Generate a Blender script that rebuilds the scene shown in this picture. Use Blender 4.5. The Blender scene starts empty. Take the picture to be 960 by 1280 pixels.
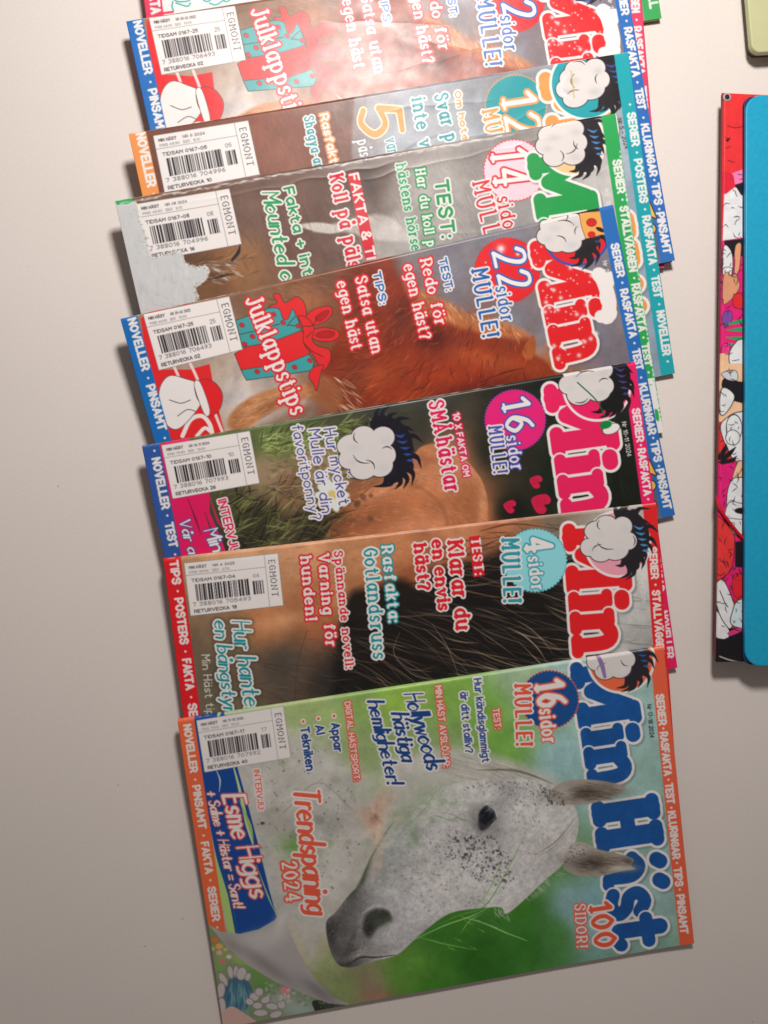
import bpy, bmesh, math, random
import numpy as np
from mathutils import Matrix, Vector

sc = bpy.context.scene
col = sc.collection
MM = 0.001
# ------------------------------------------------------------------ camera
CF, TL, TR, CH = 1071.7986, -0.01781, -0.08681, 462.646      # focal (px of a 1280 high picture), tilts, height in mm
cam = bpy.data.cameras.new('camera')
cam.sensor_fit = 'VERTICAL'; cam.sensor_height = 36.0; cam.lens = CF / 1280 * 36
cam.clip_start = 0.01; cam.clip_end = 50
co = bpy.data.objects.new('camera', cam); col.objects.link(co)
_c1, _s1, _c2, _s2 = math.cos(TL), math.sin(TL), math.cos(TR), math.sin(TR)
RIGHT = Vector((_c2, _s2 * _s1, -_s2 * _c1)); UP = Vector((0, _c1, _s1)); BACK = Vector((_s2, -_c2 * _s1, _c2 * _c1))
m = Matrix.Identity(4)
for k, a in enumerate((RIGHT, UP, BACK)):
    for j in range(3): m[j][k] = a[j]
m.translation = Vector((0, 0, CH * MM))
co.matrix_world = m
sc.camera = co


def at(px, py, z=0.0):
    """table position (mm) seen at a pixel of the 960x1280 picture, at height z mm"""
    d = RIGHT * ((px - 480) / CF) + UP * ((640 - py) / CF) - BACK
    t = (z - CH) / d.z
    return d.x * t, d.y * t


# ------------------------------------------------------------------ light
w = bpy.data.worlds.new('World'); sc.world = w; w.use_nodes = True
bg = w.node_tree.nodes['Background']
bg.inputs[0].default_value = (1.0, 0.825, 0.745, 1); bg.inputs[1].default_value = 0.14
lamp = bpy.data.lights.new('desk_lamp_bulb', 'SPOT')
lamp.energy = 13.8; lamp.color = (1.0, 0.895, 0.835); lamp.shadow_soft_size = 0.05
lamp.spot_size = math.radians(165); lamp.spot_blend = 1.0
lo = bpy.data.objects.new('desk_lamp_bulb', lamp); col.objects.link(lo)
lo.location = (0.075, 0.385, 0.485)
lo.rotation_euler = (math.radians(-18), 0, 0)
sc.view_settings.view_transform = 'Standard'; sc.view_settings.look = 'None'
sc.view_settings.exposure = 0.0; sc.view_settings.gamma = 1.0
sc.cycles.max_bounces = 5

# ------------------------------------------------------------------ materials


def mat_base(name):
    mt = bpy.data.materials.new(name); mt.use_nodes = True
    nt = mt.node_tree; b = nt.nodes['Principled BSDF']
    return mt, nt, b


def noise_bump(nt, b, scale, strength, dist=0.0003, detail=4):
    n = nt.nodes.new('ShaderNodeTexNoise'); n.inputs['Scale'].default_value = scale; n.inputs['Detail'].default_value = detail
    tc = nt.nodes.new('ShaderNodeTexCoord'); nt.links.new(tc.outputs['Object'], n.inputs['Vector'])
    bp = nt.nodes.new('ShaderNodeBump'); bp.inputs['Strength'].default_value = strength; bp.inputs['Distance'].default_value = dist
    nt.links.new(n.outputs['Fac'], bp.inputs['Height']); nt.links.new(bp.outputs['Normal'], b.inputs['Normal'])
    return n


def mat_print(name, rough=0.38, spec=0.4, bump=0.12, bscale=160):
    mt, nt, b = mat_base(name)
    a = nt.nodes.new('ShaderNodeVertexColor'); a.layer_name = 'print'
    nt.links.new(a.outputs['Color'], b.inputs['Base Color'])
    n = noise_bump(nt, b, bscale, bump, 0.0004)
    mr = nt.nodes.new('ShaderNodeMapRange'); mr.inputs['To Min'].default_value = rough - .06; mr.inputs['To Max'].default_value = rough + .08
    nt.links.new(n.outputs['Fac'], mr.inputs['Value']); nt.links.new(mr.outputs['Result'], b.inputs['Roughness'])
    b.inputs['Specular IOR Level'].default_value = spec
    return mt


def s2l(c):
    c = np.asarray(c, float) / 255.0
    return np.where(c <= .04045, c / 12.92, ((c + .055) / 1.055) ** 2.4)


def mat_plain(name, rgb, rough=0.5, spec=0.4, var=0.06, scale=60, bump=0.1, stretch=None):
    """noise-mottled single colour (sRGB 0-255)"""
    mt, nt, b = mat_base(name)
    l = s2l(rgb)
    n = noise_bump(nt, b, scale, bump)
    if stretch:
        mp = nt.nodes.new('ShaderNodeMapping'); mp.inputs['Scale'].default_value = stretch
        tc = nt.nodes.new('ShaderNodeTexCoord'); nt.links.new(tc.outputs['Object'], mp.inputs['Vector']); nt.links.new(mp.outputs['Vector'], n.inputs['Vector'])
    r = nt.nodes.new('ShaderNodeValToRGB')
    r.color_ramp.elements[0].position = .3; r.color_ramp.elements[1].position = .7
    r.color_ramp.elements[0].color = (*[max(0, v * (1 - var)) for v in l], 1)
    r.color_ramp.elements[1].color = (*[min(1, v * (1 + var)) for v in l], 1)
    nt.links.new(n.outputs['Fac'], r.inputs['Fac']); nt.links.new(r.outputs['Color'], b.inputs['Base Color'])
    b.inputs['Roughness'].default_value = rough; b.inputs['Specular IOR Level'].default_value = spec
    return mt


# ------------------------------------------------------------------ lettering: one stroke skeleton for every style
GL = {
'A': '004a80 1363', 'B': '000a ~0a4a685505 ~0545734000', 'C': '~785a2905215072', 'D': '000a ~0a4a77734000', 'E': '6a0a0060 0555',
'F': '6a0a00 0555', 'G': '~785a2905215072 727545', 'H': '000a 707a 0575', 'I': '000a', 'J': '~5a533002', 'K': '000a 7a04 3670',
'L': '0a0060', 'M': '000a448a80', 'N': '000a707a', 'O': '~4a180512407285784a', 'P': '000a ~0a4a774404', 'Q': '~4a180512407285784a 5380',
'R': '000a ~0a4a774404 4470', 'S': '~785a2a082655735020 2002', 'T': '0a8a 4a40', 'U': '~0a032050737a', 'V': '0a408a', 'W': '0a205880aa',
'X': '0a70 007a', 'Y': '0a458a 4540', 'Z': '0a7a0070',
'a': '~65471603204163 6760', 'b': '0a00 ~053765623002', 'c': '~653705023062', 'd': '6a60 ~653705023062', 'e': '~0464563705023061',
'f': '~593a2820 0747', 'g': '~653705023062 ~676z4x1x', 'h': '0a00 ~05376560', 'i': '0700 0a0a', 'j': '~272z0x 2a2a', 'k': '0a00 5703 2450',
'l': '0a00', 'm': '0700 ~05274540 ~45678580', 'n': '0700 ~05376560', 'o': '~37050230626537', 'p': '070w ~053765623002',
'q': '676w ~653705023062', 'r': '0700 ~042747', 's': '~563716144352 ~523001', 't': '~29223050 0747', 'u': '~07023062 6760', 'v': '073067',
'w': '0720466087', 'x': '0760 0067', 'y': '0730 671w', 'z': '07670060',
'0': '~3a07033063673a', '1': '083a30', '2': '~082a5a684400 0060', '3': '~093a6835 ~35633001', '4': '505a0373', '5': '6a1a05 ~0546633001',
'6': '~5a280330633603', '7': '0a6a20', '8': '~35083a683502306235', '9': '~6734073a674210',
'.': '0000', ':': '0000 0606', '!': '0a03 0000', '?': '~083a684532 3030', '-': '0444', '+': '0464 3731', '=': '0262 0565', '*': '0404',
'&': '~70173a5803205074', ',': '001z', '/': '004a',
}
_base = {'Å': 'A', 'Ä': 'A', 'Ö': 'O', 'å': 'a', 'ä': 'a', 'ö': 'o'}
GL['Å'] = GL['A'] + ' ~4b3c4d5c4b'; GL['Ä'] = GL['A'] + ' 1c1c 7c7c'; GL['Ö'] = GL['O'] + ' 2c2c 6c6c'
GL['å'] = GL['a'] + ' ~3a2b3c4b3a'; GL['ä'] = GL['a'] + ' 1a1a 5a5a'; GL['ö'] = GL['o'] + ' 1a1a 5a5a'


def _d(c):
    if c in 'zyxw': return {'z': -1, 'y': -2, 'x': -3, 'w': -4}[c]
    return int(c, 16)


def crom(p, n=6, closed=False):
    p = np.asarray(p, float)
    if len(p) < 3: return p
    q = np.vstack([p[-1], p, p[0], p[1]]) if closed else np.vstack([2 * p[0] - p[1], p, 2 * p[-1] - p[-2]])
    t = np.linspace(0, 1, n, endpoint=False)[:, None]
    out = []
    for i in range(len(q) - 3):
        a, b, c, d = q[i:i + 4]
        out.append(.5 * (2 * b + (c - a) * t + (2 * a - 5 * b + 4 * c - d) * t * t + (3 * b - a - 3 * c + d) * t ** 3))
    if not closed: out.append(p[-1:])
    return np.vstack(out)


_gc = {}


def glyph(ch, serif):
    """strokes (10 = cap height), serif bars, width"""
    if (ch, serif) in _gc: return _gc[(ch, serif)]
    st, bars = [], []
    for tok in GL.get(ch, '').split():
        sm = tok[0] == '~'; tok = tok.lstrip('~')
        tok = tok[:len(tok) // 2 * 2]
        pts = np.array([(_d(tok[i]), _d(tok[i + 1])) for i in range(0, len(tok), 2)], float)
        if serif and len(pts) > 1:
            for e, f in ((pts[0], pts[1]), (pts[-1], pts[-2])):
                dv = f - e
                if abs(dv[1]) > 1.6 * abs(dv[0]) and e[1] in (0, 7, 10, -4) and np.hypot(*dv) > 2:
                    wl = wr = 1.7
                    if ch in 'bhklnmrpidu' and e[1] in (7, 10) and e[0] == 0: wr = 0.2
                    if ch in 'BDEFPRL' and e[0] == 0: wr = 0.2
                    if ch in 'adu' and e[0] == 6: wl = 0.3
                    bars.append(np.array([(e[0] - wl, e[1]), (e[0] + wr, e[1])]))
        st.append(crom(pts, 5) if sm else pts)
    wd = max([p[:, 0].max() for p in st], default=3.0)
    _gc[(ch, serif)] = (st, bars, wd)
    return st, bars, wd


STY = {
'sans': dict(r=.085, sp=2.9), 'bold': dict(r=.12, sp=3.3, xs=.95), 'black': dict(r=.15, sp=3.9), 'narrow': dict(r=.1, sp=3.0, xs=.8),
'slab': dict(r=.095, sp=4.2, serif=1, nib=.25), 'slabb': dict(r=.12, sp=4.6, serif=1, nib=.3),
'thin': dict(r=.045, sp=3.6, serif=1, nib=.4), 'script': dict(r=.1, sp=2.3, shear=.26, nib=.6, lc=.74),
'brush': dict(r=.125, sp=2.4, shear=.2, nib=.55, lc=.76), 'hand': dict(r=.06, sp=3.0, shear=.06, lc=.85), 'fat': dict(r=.15, sp=3.6, serif=1, nib=.45),
}


# ------------------------------------------------------------------ the printing press: ink laid on a sheet, later carried by its mesh
class Sheet:
    def __init__(s, corners, L, W, white, S=2.0, base=(200, 200, 200), region=None):
        s.S = S; s.L = L; s.W = W
        c = np.array(corners, float)
        x0, y0, x1, y1 = region or (c[:, 0].min() - 6, c[:, 1].min() - 6, c[:, 0].max() + 6, c[:, 1].max() + 6)
        s.x0, s.y0 = x0, y0
        s.w, s.h = int((x1 - x0) * S) + 2, int((y1 - y0) * S) + 2
        s.rgb = np.zeros((s.h, s.w, 3), np.float32); s.ids = np.zeros((s.h, s.w), np.uint8)
        s.parts = ['cover']; s.cur = None; s.clip = None
        s.white = s2l(white); s.paper = tuple(.96 * v for v in white)
        s.rgb[:] = s.ink(base)
        # homography (u/L, v/W) -> layout
        src = [(0, 0), (1, 0), (0, 1), (1, 1)]; A = []; B = []
        for (a, b), (x, y) in zip(src, c):
            A.append([a, b, 1, 0, 0, 0, -x * a, -x * b]); B.append(x)
            A.append([0, 0, 0, a, b, 1, -y * a, -y * b]); B.append(y)
        s.H = np.append(np.linalg.solve(np.array(A), np.array(B)), 1).reshape(3, 3)
        s.rng = np.random.default_rng(7)

    def ink(s, rgb):
        """printed colour -> paper reflectance in sRGB, from its look beside the white paper of the same cover"""
        l = np.clip(.80 * (s2l(rgb) / s.white) ** 1.07, .010, .86)
        return np.where(l <= .0031308, 12.92 * l, 1.055 * l ** (1 / 2.4) - .055).astype(np.float32)

    def lay(s, uv):
        p = np.stack([uv[..., 0] / s.L, uv[..., 1] / s.W, np.ones(uv.shape[:-1])], -1) @ s.H.T
        return p[..., :2] / p[..., 2:]

    def part(s, name):
        s.parts.append(name); s.cur = len(s.parts) - 1
        return s

    def box(s, xa, ya, xb, yb):
        i0 = max(0, int((xa - s.x0) * s.S)); i1 = min(s.w, int((xb - s.x0) * s.S) + 2)
        j0 = max(0, int((ya - s.y0) * s.S)); j1 = min(s.h, int((yb - s.y0) * s.S) + 2)
        if i1 <= i0 or j1 <= j0: return None
        X = (np.arange(i0, i1, dtype=np.float32) / s.S + s.x0)[None, :]; Y = (np.arange(j0, j1, dtype=np.float32) / s.S + s.y0)[:, None]
        return (slice(j0, j1), slice(i0, i1)), X, Y

    def put(s, sl, al, rgb, mark=True):
        c = s.ink(rgb) if not isinstance(rgb, np.ndarray) else rgb
        if s.clip is not None: al = al * s.clip[sl]
        a = al[..., None]
        s.rgb[sl] = s.rgb[sl] * (1 - a) + c * a
        if s.cur and mark:
            s.ids[sl][al > .5] = s.cur

    def clip_to(s, r, soft=1.2):
        s.clip = None
        if r: s.clip = np.zeros((s.h, s.w), np.float32); s.clip[r[0]] = s.edge(r[1], 0, soft)

    def mark(s, sl, msk):
        if s.cur: s.ids[sl][msk] = s.cur

    # signed distance of round strokes
    def strokes(s, lst, pad=6):
        P = np.vstack([p for p, r in lst]); R = max(np.max(r) for p, r in lst)
        g = s.box(P[:, 0].min() - R - pad, P[:, 1].min() - R - pad, P[:, 0].max() + R + pad, P[:, 1].max() + R + pad)
        if g is None: return None
        sl, X, Y = g
        D = np.full((Y.shape[0], X.shape[1]), 99, np.float32)
        bx, by = float(X[0, 0]), float(Y[0, 0])
        for p, r in lst:
            r = np.broadcast_to(r, (len(p),)) if np.ndim(r) == 0 else r
            for k in range(max(1, len(p) - 1)):
                a, b = p[k], p[min(k + 1, len(p) - 1)]; ra, rb = r[k], r[min(k + 1, len(p) - 1)]
                q = max(ra, rb) + pad
                i0 = max(0, int((min(a[0], b[0]) - q - bx) * s.S)); i1 = int((max(a[0], b[0]) + q - bx) * s.S) + 2
                j0 = max(0, int((min(a[1], b[1]) - q - by) * s.S)); j1 = int((max(a[1], b[1]) + q - by) * s.S) + 2
                if i1 <= 0 or j1 <= 0: continue
                x = X[:, i0:i1]; y = Y[j0:j1]
                if x.size == 0 or y.size == 0: continue
                dx, dy = b - a; ll = dx * dx + dy * dy
                t = np.clip(((x - a[0]) * dx + (y - a[1]) * dy) / ll, 0, 1) if ll > 1e-9 else np.float32(0)
                d = np.hypot(x - a[0] - t * dx, y - a[1] - t * dy) - (ra + (rb - ra) * t)
                np.minimum(D[j0:j1, i0:i1], d, out=D[j0:j1, i0:i1])
        return sl, D

    def edge(s, D, off=0.0, soft=.75):
        return np.clip(.5 - (D - off) / soft, 0, 1)

    def line(s, pts, r, rgb, soft=.75, smooth=True, alpha=1.0, mark=False):
        p = crom(pts, 5) if smooth and len(pts) > 2 else np.asarray(pts, float)
        if np.ndim(r): r = np.interp(np.linspace(0, 1, len(p)), np.linspace(0, 1, len(r)), r)
        g = s.strokes([(p, r)], pad=2 + soft)
        if g: s.put(g[0], s.edge(g[1], 0, soft) * alpha, rgb, mark)

    def poly(s, pts, rgb, soft=.8, smooth=True, alpha=1.0, mark=True, outline=None, tex=None):
        p = crom(pts, 5, True) if smooth else np.asarray(pts, float)
        pad = soft + 2 + (outline[0] if outline else 0)
        g = s.box(p[:, 0].min() - pad, p[:, 1].min() - pad, p[:, 0].max() + pad, p[:, 1].max() + pad)
        if g is None: return
        sl, X, Y = g
        D = np.full((Y.shape[0], X.shape[1]), 1e9, np.float32); ins = np.zeros(D.shape, bool)
        for a, b in zip(p, np.roll(p, -1, 0)):
            dx, dy = b - a; ll = dx * dx + dy * dy
            if ll < 1e-9: continue
            t = np.clip(((X - a[0]) * dx + (Y - a[1]) * dy) / ll, 0, 1)
            np.minimum(D, (X - a[0] - t * dx) ** 2 + (Y - a[1] - t * dy) ** 2, out=D)
            if dy != 0:
                c = ((a[1] <= Y) != (b[1] <= Y)) & (X < (Y - a[1]) * dx / dy + a[0]); ins ^= c
        D = np.sqrt(D); D[ins] *= -1
        if outline: s.put(sl, s.edge(D, outline[0], .8) * alpha, outline[1], mark)
        al = s.edge(D, 0, soft) * alpha
        if tex is not None: al = al * tex(X, Y)
        s.put(sl, al, rgb, mark)
        return sl, D

    def disc(s, x, y, rx, ry=None, rgb=(255, 255, 255), ang=0, soft=.8, alpha=1.0, mark=False, outline=None, teeth=None):
        ry = ry or rx; q = max(rx, ry) + soft + 3 + (outline[0] if outline else 0)
        g = s.box(x - q, y - q, x + q, y + q)
        if g is None: return
        sl, X, Y = g
        c, n = math.cos(math.radians(ang)), math.sin(math.radians(ang))
        a = (X - x) * c + (Y - y) * n; b = -(X - x) * n + (Y - y) * c
        rr = np.sqrt((a / rx) ** 2 + (b / ry) ** 2); D = (rr - 1) * min(rx, ry)
        if teeth:
            th = np.arctan2(b, a); D = D - teeth[0] * np.abs(((th * teeth[1] / (2 * math.pi)) % 1) - .5) * 2
        if outline: s.put(sl, s.edge(D, outline[0]) * alpha, outline[1], mark)
        s.put(sl, s.edge(D, 0, soft) * alpha, rgb, mark)

    def glow(s, x, y, rx, ry, rgb, ang=0, alpha=1.0):
        q = max(rx, ry) * 2.2
        g = s.box(x - q, y - q, x + q, y + q)
        if g is None: return
        sl, X, Y = g
        c, n = math.cos(math.radians(ang)), math.sin(math.radians(ang))
        a = (X - x) * c + (Y - y) * n; b = -(X - x) * n + (Y - y) * c
        s.put(sl, (np.exp(-((a / rx) ** 2 + (b / ry) ** 2)) * alpha).astype(np.float32), rgb, False)

    def wash(s, pts, sig=40, region=None):
        """soft photographic ground: colours blended between given places"""
        st = 4
        X = (np.arange(0, s.w, st) / s.S + s.x0)[None, :]; Y = (np.arange(0, s.h, st) / s.S + s.y0)[:, None]
        num = 0; den = 1e-9
        for x, y, c in pts:
            d2 = ((X - x) ** 2 + (Y - y) ** 2) / sig ** 2
            wt = 1 / (d2 ** 1.6 + .03)
            num = num + wt[..., None] * s.ink(c); den = den + wt
        im = num / den[..., None]
        s.rgb[:] = np.repeat(np.repeat(im, st, 0), st, 1)[:s.h, :s.w]
        k = st
        for ax in (0, 1):      # smooth the blocks
            a = s.rgb; acc = np.zeros_like(a)
            for o in range(-k + 1, k): acc += np.roll(a, o, ax) * (k - abs(o)) / (k * k)
            s.rgb = acc

    def noise(s, cell, sx=1.0, sy=1.0, seed=0):
        r = np.random.default_rng(seed)
        cx, cy = cell * sx * s.S, cell * sy * s.S
        gw, gh = int(s.w / cx) + 3, int(s.h / cy) + 3
        g = r.random((gh, gw)).astype(np.float32)
        x = np.arange(s.w) / cx; y = np.arange(s.h) / cy
        xi, yi = x.astype(int), y.astype(int); fx = (x - xi).astype(np.float32); fy = (y - yi).astype(np.float32)
        fx = fx * fx * (3 - 2 * fx); fy = fy * fy * (3 - 2 * fy)
        a = g[yi][:, xi] * (1 - fx) + g[yi][:, xi + 1] * fx
        b = g[yi + 1][:, xi] * (1 - fx) + g[yi + 1][:, xi + 1] * fx
        return a * (1 - fy)[:, None] + b * fy[:, None]

    def grain(s, cells=((22, .05), (8, .035), (3, .025), (1.2, .02)), seed=1):
        n = sum(s.noise(c, seed=seed + i) * a for i, (c, a) in enumerate(cells)) - sum(a for c, a in cells) / 2
        s.rgb *= (1 + 2 * n)[..., None]
        np.clip(s.rgb, .03, .96, out=s.rgb)

    def hairs(s, n, region, ang, length, rgbs, r=.5, alpha=.6, bend=.25, jit=.15, soft=.8):
        """fine hair strokes: region = polygon, ang = degrees or f(x, y)"""
        reg = np.asarray(region, float); x0, y0 = reg.min(0); x1, y1 = reg.max(0); k = 0; tries = 0
        while k < n and tries < n * 20:
            tries += 1
            x, y = s.rng.uniform(x0, x1), s.rng.uniform(y0, y1)
            ins = False
            for a, b in zip(reg, np.roll(reg, -1, 0)):
                if (a[1] <= y) != (b[1] <= y) and x < (y - a[1]) * (b[0] - a[0]) / (b[1] - a[1]) + a[0]: ins = not ins
            if not ins: continue
            k += 1
            t = math.radians(ang(x, y) if callable(ang) else ang) + s.rng.normal(0, jit)
            l = length * s.rng.uniform(.5, 1.4); p = [(x, y)]; bb = s.rng.normal(0, bend)
            for q in range(3):
                x += math.cos(t) * l / 3; y += math.sin(t) * l / 3; t += bb / 3; p.append((x, y))
            s.line(p, np.array([.15, 1, .9, .1]) * r * s.rng.uniform(.6, 1.5), rgbs[s.rng.integers(len(rgbs))], soft=soft, alpha=alpha * s.rng.uniform(.4, 1))

    def specks(s, n, region, r, rgbs, alpha=.7, soft=.9):
        reg = np.asarray(region, float); x0, y0 = reg.min(0); x1, y1 = reg.max(0); k = 0; tries = 0
        while k < n and tries < n * 20:
            tries += 1
            x, y = s.rng.uniform(x0, x1), s.rng.uniform(y0, y1); ins = False
            for a, b in zip(reg, np.roll(reg, -1, 0)):
                if (a[1] <= y) != (b[1] <= y) and x < (y - a[1]) * (b[0] - a[0]) / (b[1] - a[1]) + a[0]: ins = not ins
            if not ins: continue
            k += 1
            q = r * s.rng.uniform(.4, 1.4)
            s.disc(x, y, q * s.rng.uniform(.8, 1.7), q, rgbs[s.rng.integers(len(rgbs))], ang=s.rng.uniform(0, 180), soft=soft, alpha=alpha * s.rng.uniform(.3, 1))

    def text(s, body, a, b, h, style='sans', fill=(255, 255, 255), out=(), part='headline', r=None, halo=None):
        """body set from a to b along its baseline, capitals h high; out = ((extra, colour), ...) from the inside outwards"""
        st = STY[style]; a = np.array(a, float); b = np.array(b, float)
        ln = np.hypot(*(b - a)); bx = (b - a) / ln; up = np.array([bx[1], -bx[0]])
        serif = st.get('serif', 0); items = []; x = 0.0; sp = st['sp']
        for ch in body:
            if ch == ' ': x += 4.2 + (sp if serif else 1.0); continue
            gs, bars, wd = glyph(ch, serif)
            off = 1.2 if serif and bars else 0
            lc = st.get('lc', 1) if ch.islower() else 1
            if lc != 1: gs = [p * np.array([1, lc]) * (1 if p[:, 1].min() < 8.5 else 1.06) if p[:, 1].max() <= 7.2 or p[:, 1].min() >= 8.5 else np.stack([p[:, 0], np.where(p[:, 1] > 7, 7 * lc + (p[:, 1] - 7) * (10 - 7 * lc) / 3, p[:, 1] * lc)], -1) for p in gs]
            items.append((x + off, gs, bars)); x += wd + sp + 2 * off * .7
        x -= sp
        k = ln / max(x, .1); rr = (r or st['r']) * h; sh = st.get('shear', 0); nib = st.get('nib', 0); lst = []
        for ox, gs, bars in items:
            for p in gs:
                q = a + np.outer((p[:, 0] + ox) * k + sh * p[:, 1] * h / 10, bx) + np.outer(p[:, 1] * h / 10, up)
                if nib and len(p) > 1:
                    d = np.gradient(p, axis=0); v = np.abs(d[:, 1]) / (np.hypot(d[:, 0], d[:, 1]) + 1e-6)
                    if sh: v = np.clip((-d[:, 1] / (np.hypot(d[:, 0], d[:, 1]) + 1e-6)) * .6 + .45, 0, 1)
                    rad = rr * (1 - nib + nib * v)
                else: rad = np.full(len(p), rr)
                if len(p) > 1 and np.allclose(p[0], p[-1]) and len(p) == 2: rad = np.full(2, rr * 1.15)
                lst.append((q, rad))
            for p in bars:
                yy = p[:, 1] * h / 10; yy = yy + (rr * .3 if p[0, 1] in (0, -4) else -rr * .3)
                lst.append((a + np.outer((p[:, 0] + ox) * k, bx) + np.outer(yy, up), rr * .62))
        mx = max([o for o, c in out], default=0)
        g = s.strokes(lst, pad=mx + 5 + (halo[0] if halo else 0))
        if g is None: return
        sl, D = g
        if part: s.part(part)
        if halo: s.put(sl, np.exp(-np.clip(D - mx, 0, None) ** 2 / halo[0] ** 2).astype(np.float32) * halo[2], halo[1], False)
        for o, c in sorted(out, key=lambda t: -t[0]): s.put(sl, s.edge(D, o), c)
        s.put(sl, s.edge(D), fill)
        s.mark(sl, D < mx + 1.2)
        s.cur = None

    # ---- things every cover of the paper carries
    def bullet(s, x, y, r=1.3, rgb=(255, 255, 255)): s.disc(x, y, r, r, rgb)

    def banner(s, right, u_in, rgb, words, u_text, h, white=(235, 228, 222), vmax=None):
        """coloured edge strip with its row of words; words = (text, y from, y to) in layout rows, '*' is a bullet"""
        s.part('edge_banner')
        ua, ub = (s.L - u_in, s.L + 2) if right else (-2, u_in)
        q = s.lay(np.array([(ua, -2), (ub, -2), (ub, s.W + 2), (ua, s.W + 2)], float))
        s.poly(q, rgb, smooth=False, soft=.8)
        cur = s.cur
        vs = np.linspace(0, s.W, 60); uu = s.L - u_text if right else u_text
        pl = s.lay(np.stack([np.full(60, uu), vs], -1))
        up = s.lay(np.stack([np.full(60, uu + h / 2), vs], -1))
        f = lambda y: np.array([np.interp(y, pl[:, 1], pl[:, 0]), y])
        hp = np.hypot(*(s.lay(np.array([uu + h, 50.])) - s.lay(np.array([uu, 50.]))))
        for t in words:
            if t[0] == '*':
                k = np.interp(t[1], pl[:, 1], up[:, 0]); s.bullet(k, t[1] - .5, 1.45, white)
            else:
                s.text(t[0], f(t[1] + 1), f(t[2] - 1), hp, 'bold', white, part=None, r=.155)
        s.cur = None

    def label(s, tl, tr, br, bl, num, week, addon, digits, price, nr, paper=(238, 233, 229)):
        """price and bar code panel"""
        tl, tr, br, bl = [np.array(p, float) for p in (tl, tr, br, bl)]
        f = lambda a, b: (tl * (1 - a) + tr * a) * (1 - b) + (bl * (1 - a) + br * a) * b
        s.part('barcode_panel')
        s.poly([tl, tr, br, bl], paper, smooth=False, outline=(.5, (120, 112, 110)))
        ink = (45, 40, 42); pale = (130, 122, 120); kh = np.hypot(*(bl - tl)) / 64.0
        s.line([f(.855, 0), f(.855, 1)], .3, pale, smooth=False, mark=True); s.line([f(0, .235), f(.855, .235)], .3, pale, smooth=False)
        s.text('MIN HÄST', f(.045, .115), f(.23, .115), 2.9 * kh, 'bold', (70, 64, 64), part=None); s.text(nr, f(.3, .115), f(.53, .115), 2.7 * kh, 'sans', (70, 64, 64), part=None)
        s.text(price, f(.045, .205), f(.5, .205), 2.6 * kh, 'sans', pale, part=None)
        s.text('TIDSAM ' + num, f(.055, .37), f(.52, .37), 3.5 * kh, 'sans', (55, 50, 50), part=None, r=.095)
        s.text('RETURVECKA ' + week, f(.045, .955), f(.5, .955), 3.5 * kh, 'sans', (55, 50, 50), part=None, r=.11)
        s.text(addon, f(.715, .41), f(.775, .41), 4.2 * kh, 'sans', pale, part=None)
        bw = np.random.default_rng(int(num.replace('-', '')))
        for (a0, a1, b0, b1) in ((.085, .665, .42, .735), (.7, .815, .475, .735)):
            x = a0
            while x < a1 - .004:
                wd = bw.choice([.008, .008, .014, .022]); gp = bw.choice([.007, .010, .015])
                s.poly([f(x, b0), f(min(a1, x + wd), b0), f(min(a1, x + wd), b1), f(x, b1)], ink, smooth=False, soft=.7); x += wd + gp
        s.text(digits, f(.04, .83), f(.66, .83), 4.2 * kh, 'sans', (110, 103, 102), part=None)
        s.text('EGMONT', f(.895, .12), f(.895, .82), 7.2 * kh, 'thin', (60, 54, 54), part=None, r=.062)
        s.cur = None

    def title(s, O, bdir, k, fill, outline=(225, 215, 208), letters='Minhast', r=11.0, snow=False, shadow=(95, 100, 98)):
        """the swollen masthead lettering"""
        O = np.array(O, float); b = np.array(bdir, float); b /= np.hypot(*b); up = np.array([b[1], -b[0]])
        T = lambda pts: O + np.outer(np.array(pts, float)[:, 0] * k, b) + np.outer(np.array(pts, float)[:, 1] * k, up)
        L = {
        'M': [([(20, 9), (20, 66)], 10), ([(21, 68), (42, 22)], 9), ([(42, 22), (66, 66)], 9), ([(72, 11), (72, 66)], 11), ([(11, 8), (29, 8)], 8), ([(62, 8), (82, 8)], 8), ([(10, 72), (22, 72)], 8), ([(68, 72), (82, 72)], 8)],
        'i': [([(101, 11), (101, 43)], 9.8), ([(93, 8), (110, 8)], 7), ([(92, 48), (102, 48)], 6.5), ([(97, 66), (103, 66)], 9)],
        'n': [([(124, 11), (124, 43)], 9.4), ([(117, 8), (132, 8)], 7), ([(115, 49), (125, 49)], 6.5), ([(126, 42), (140, 50), (150, 42), (152, 10)], 8.6), ([(145, 8), (160, 8)], 7)],
        'h': [([(195, 12), (195, 74)], 12), ([(228, 12), (228, 74)], 12), ([(196, 43), (227, 43)], 9), ([(187, 9), (203, 9)], 8.5), ([(187, 77), (203, 77)], 8.5), ([(220, 9), (236, 9)], 8.5), ([(220, 77), (236, 77)], 8.5)],
        'a': [([(277, 11), (277, 38), (266, 49), (255, 42)], 8), ([(277, 31), (264, 31), (255, 22), (261, 11), (274, 14)], 7), ([(278, 9), (285, 8)], 7), ([(261, 72), (264, 76)], 9), ([(287, 72), (290, 76)], 9)],
        's': [([(322, 42), (310, 50), (299, 43), (303, 31), (316, 26), (323, 15), (311, 8), (298, 12)], 8)],
        't': [([(344, 13), (344, 64)], 9.5), ([(344, 13), (352, 8), (361, 13)], 8), ([(332, 48), (360, 48)], 8)],
        }
        s.part('title_lettering'); lst = []; each = []
        for ch in letters:
            mine = []
            for pts, q in L[ch]:
                p = T(pts)
                mine.append((crom(p, 4) if len(p) > 2 else p, q * k * r / 11.0))
            lst += mine; each.append(mine)
        g = s.strokes(lst, pad=16)
        if g is None: return
        sl, D = g
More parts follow.
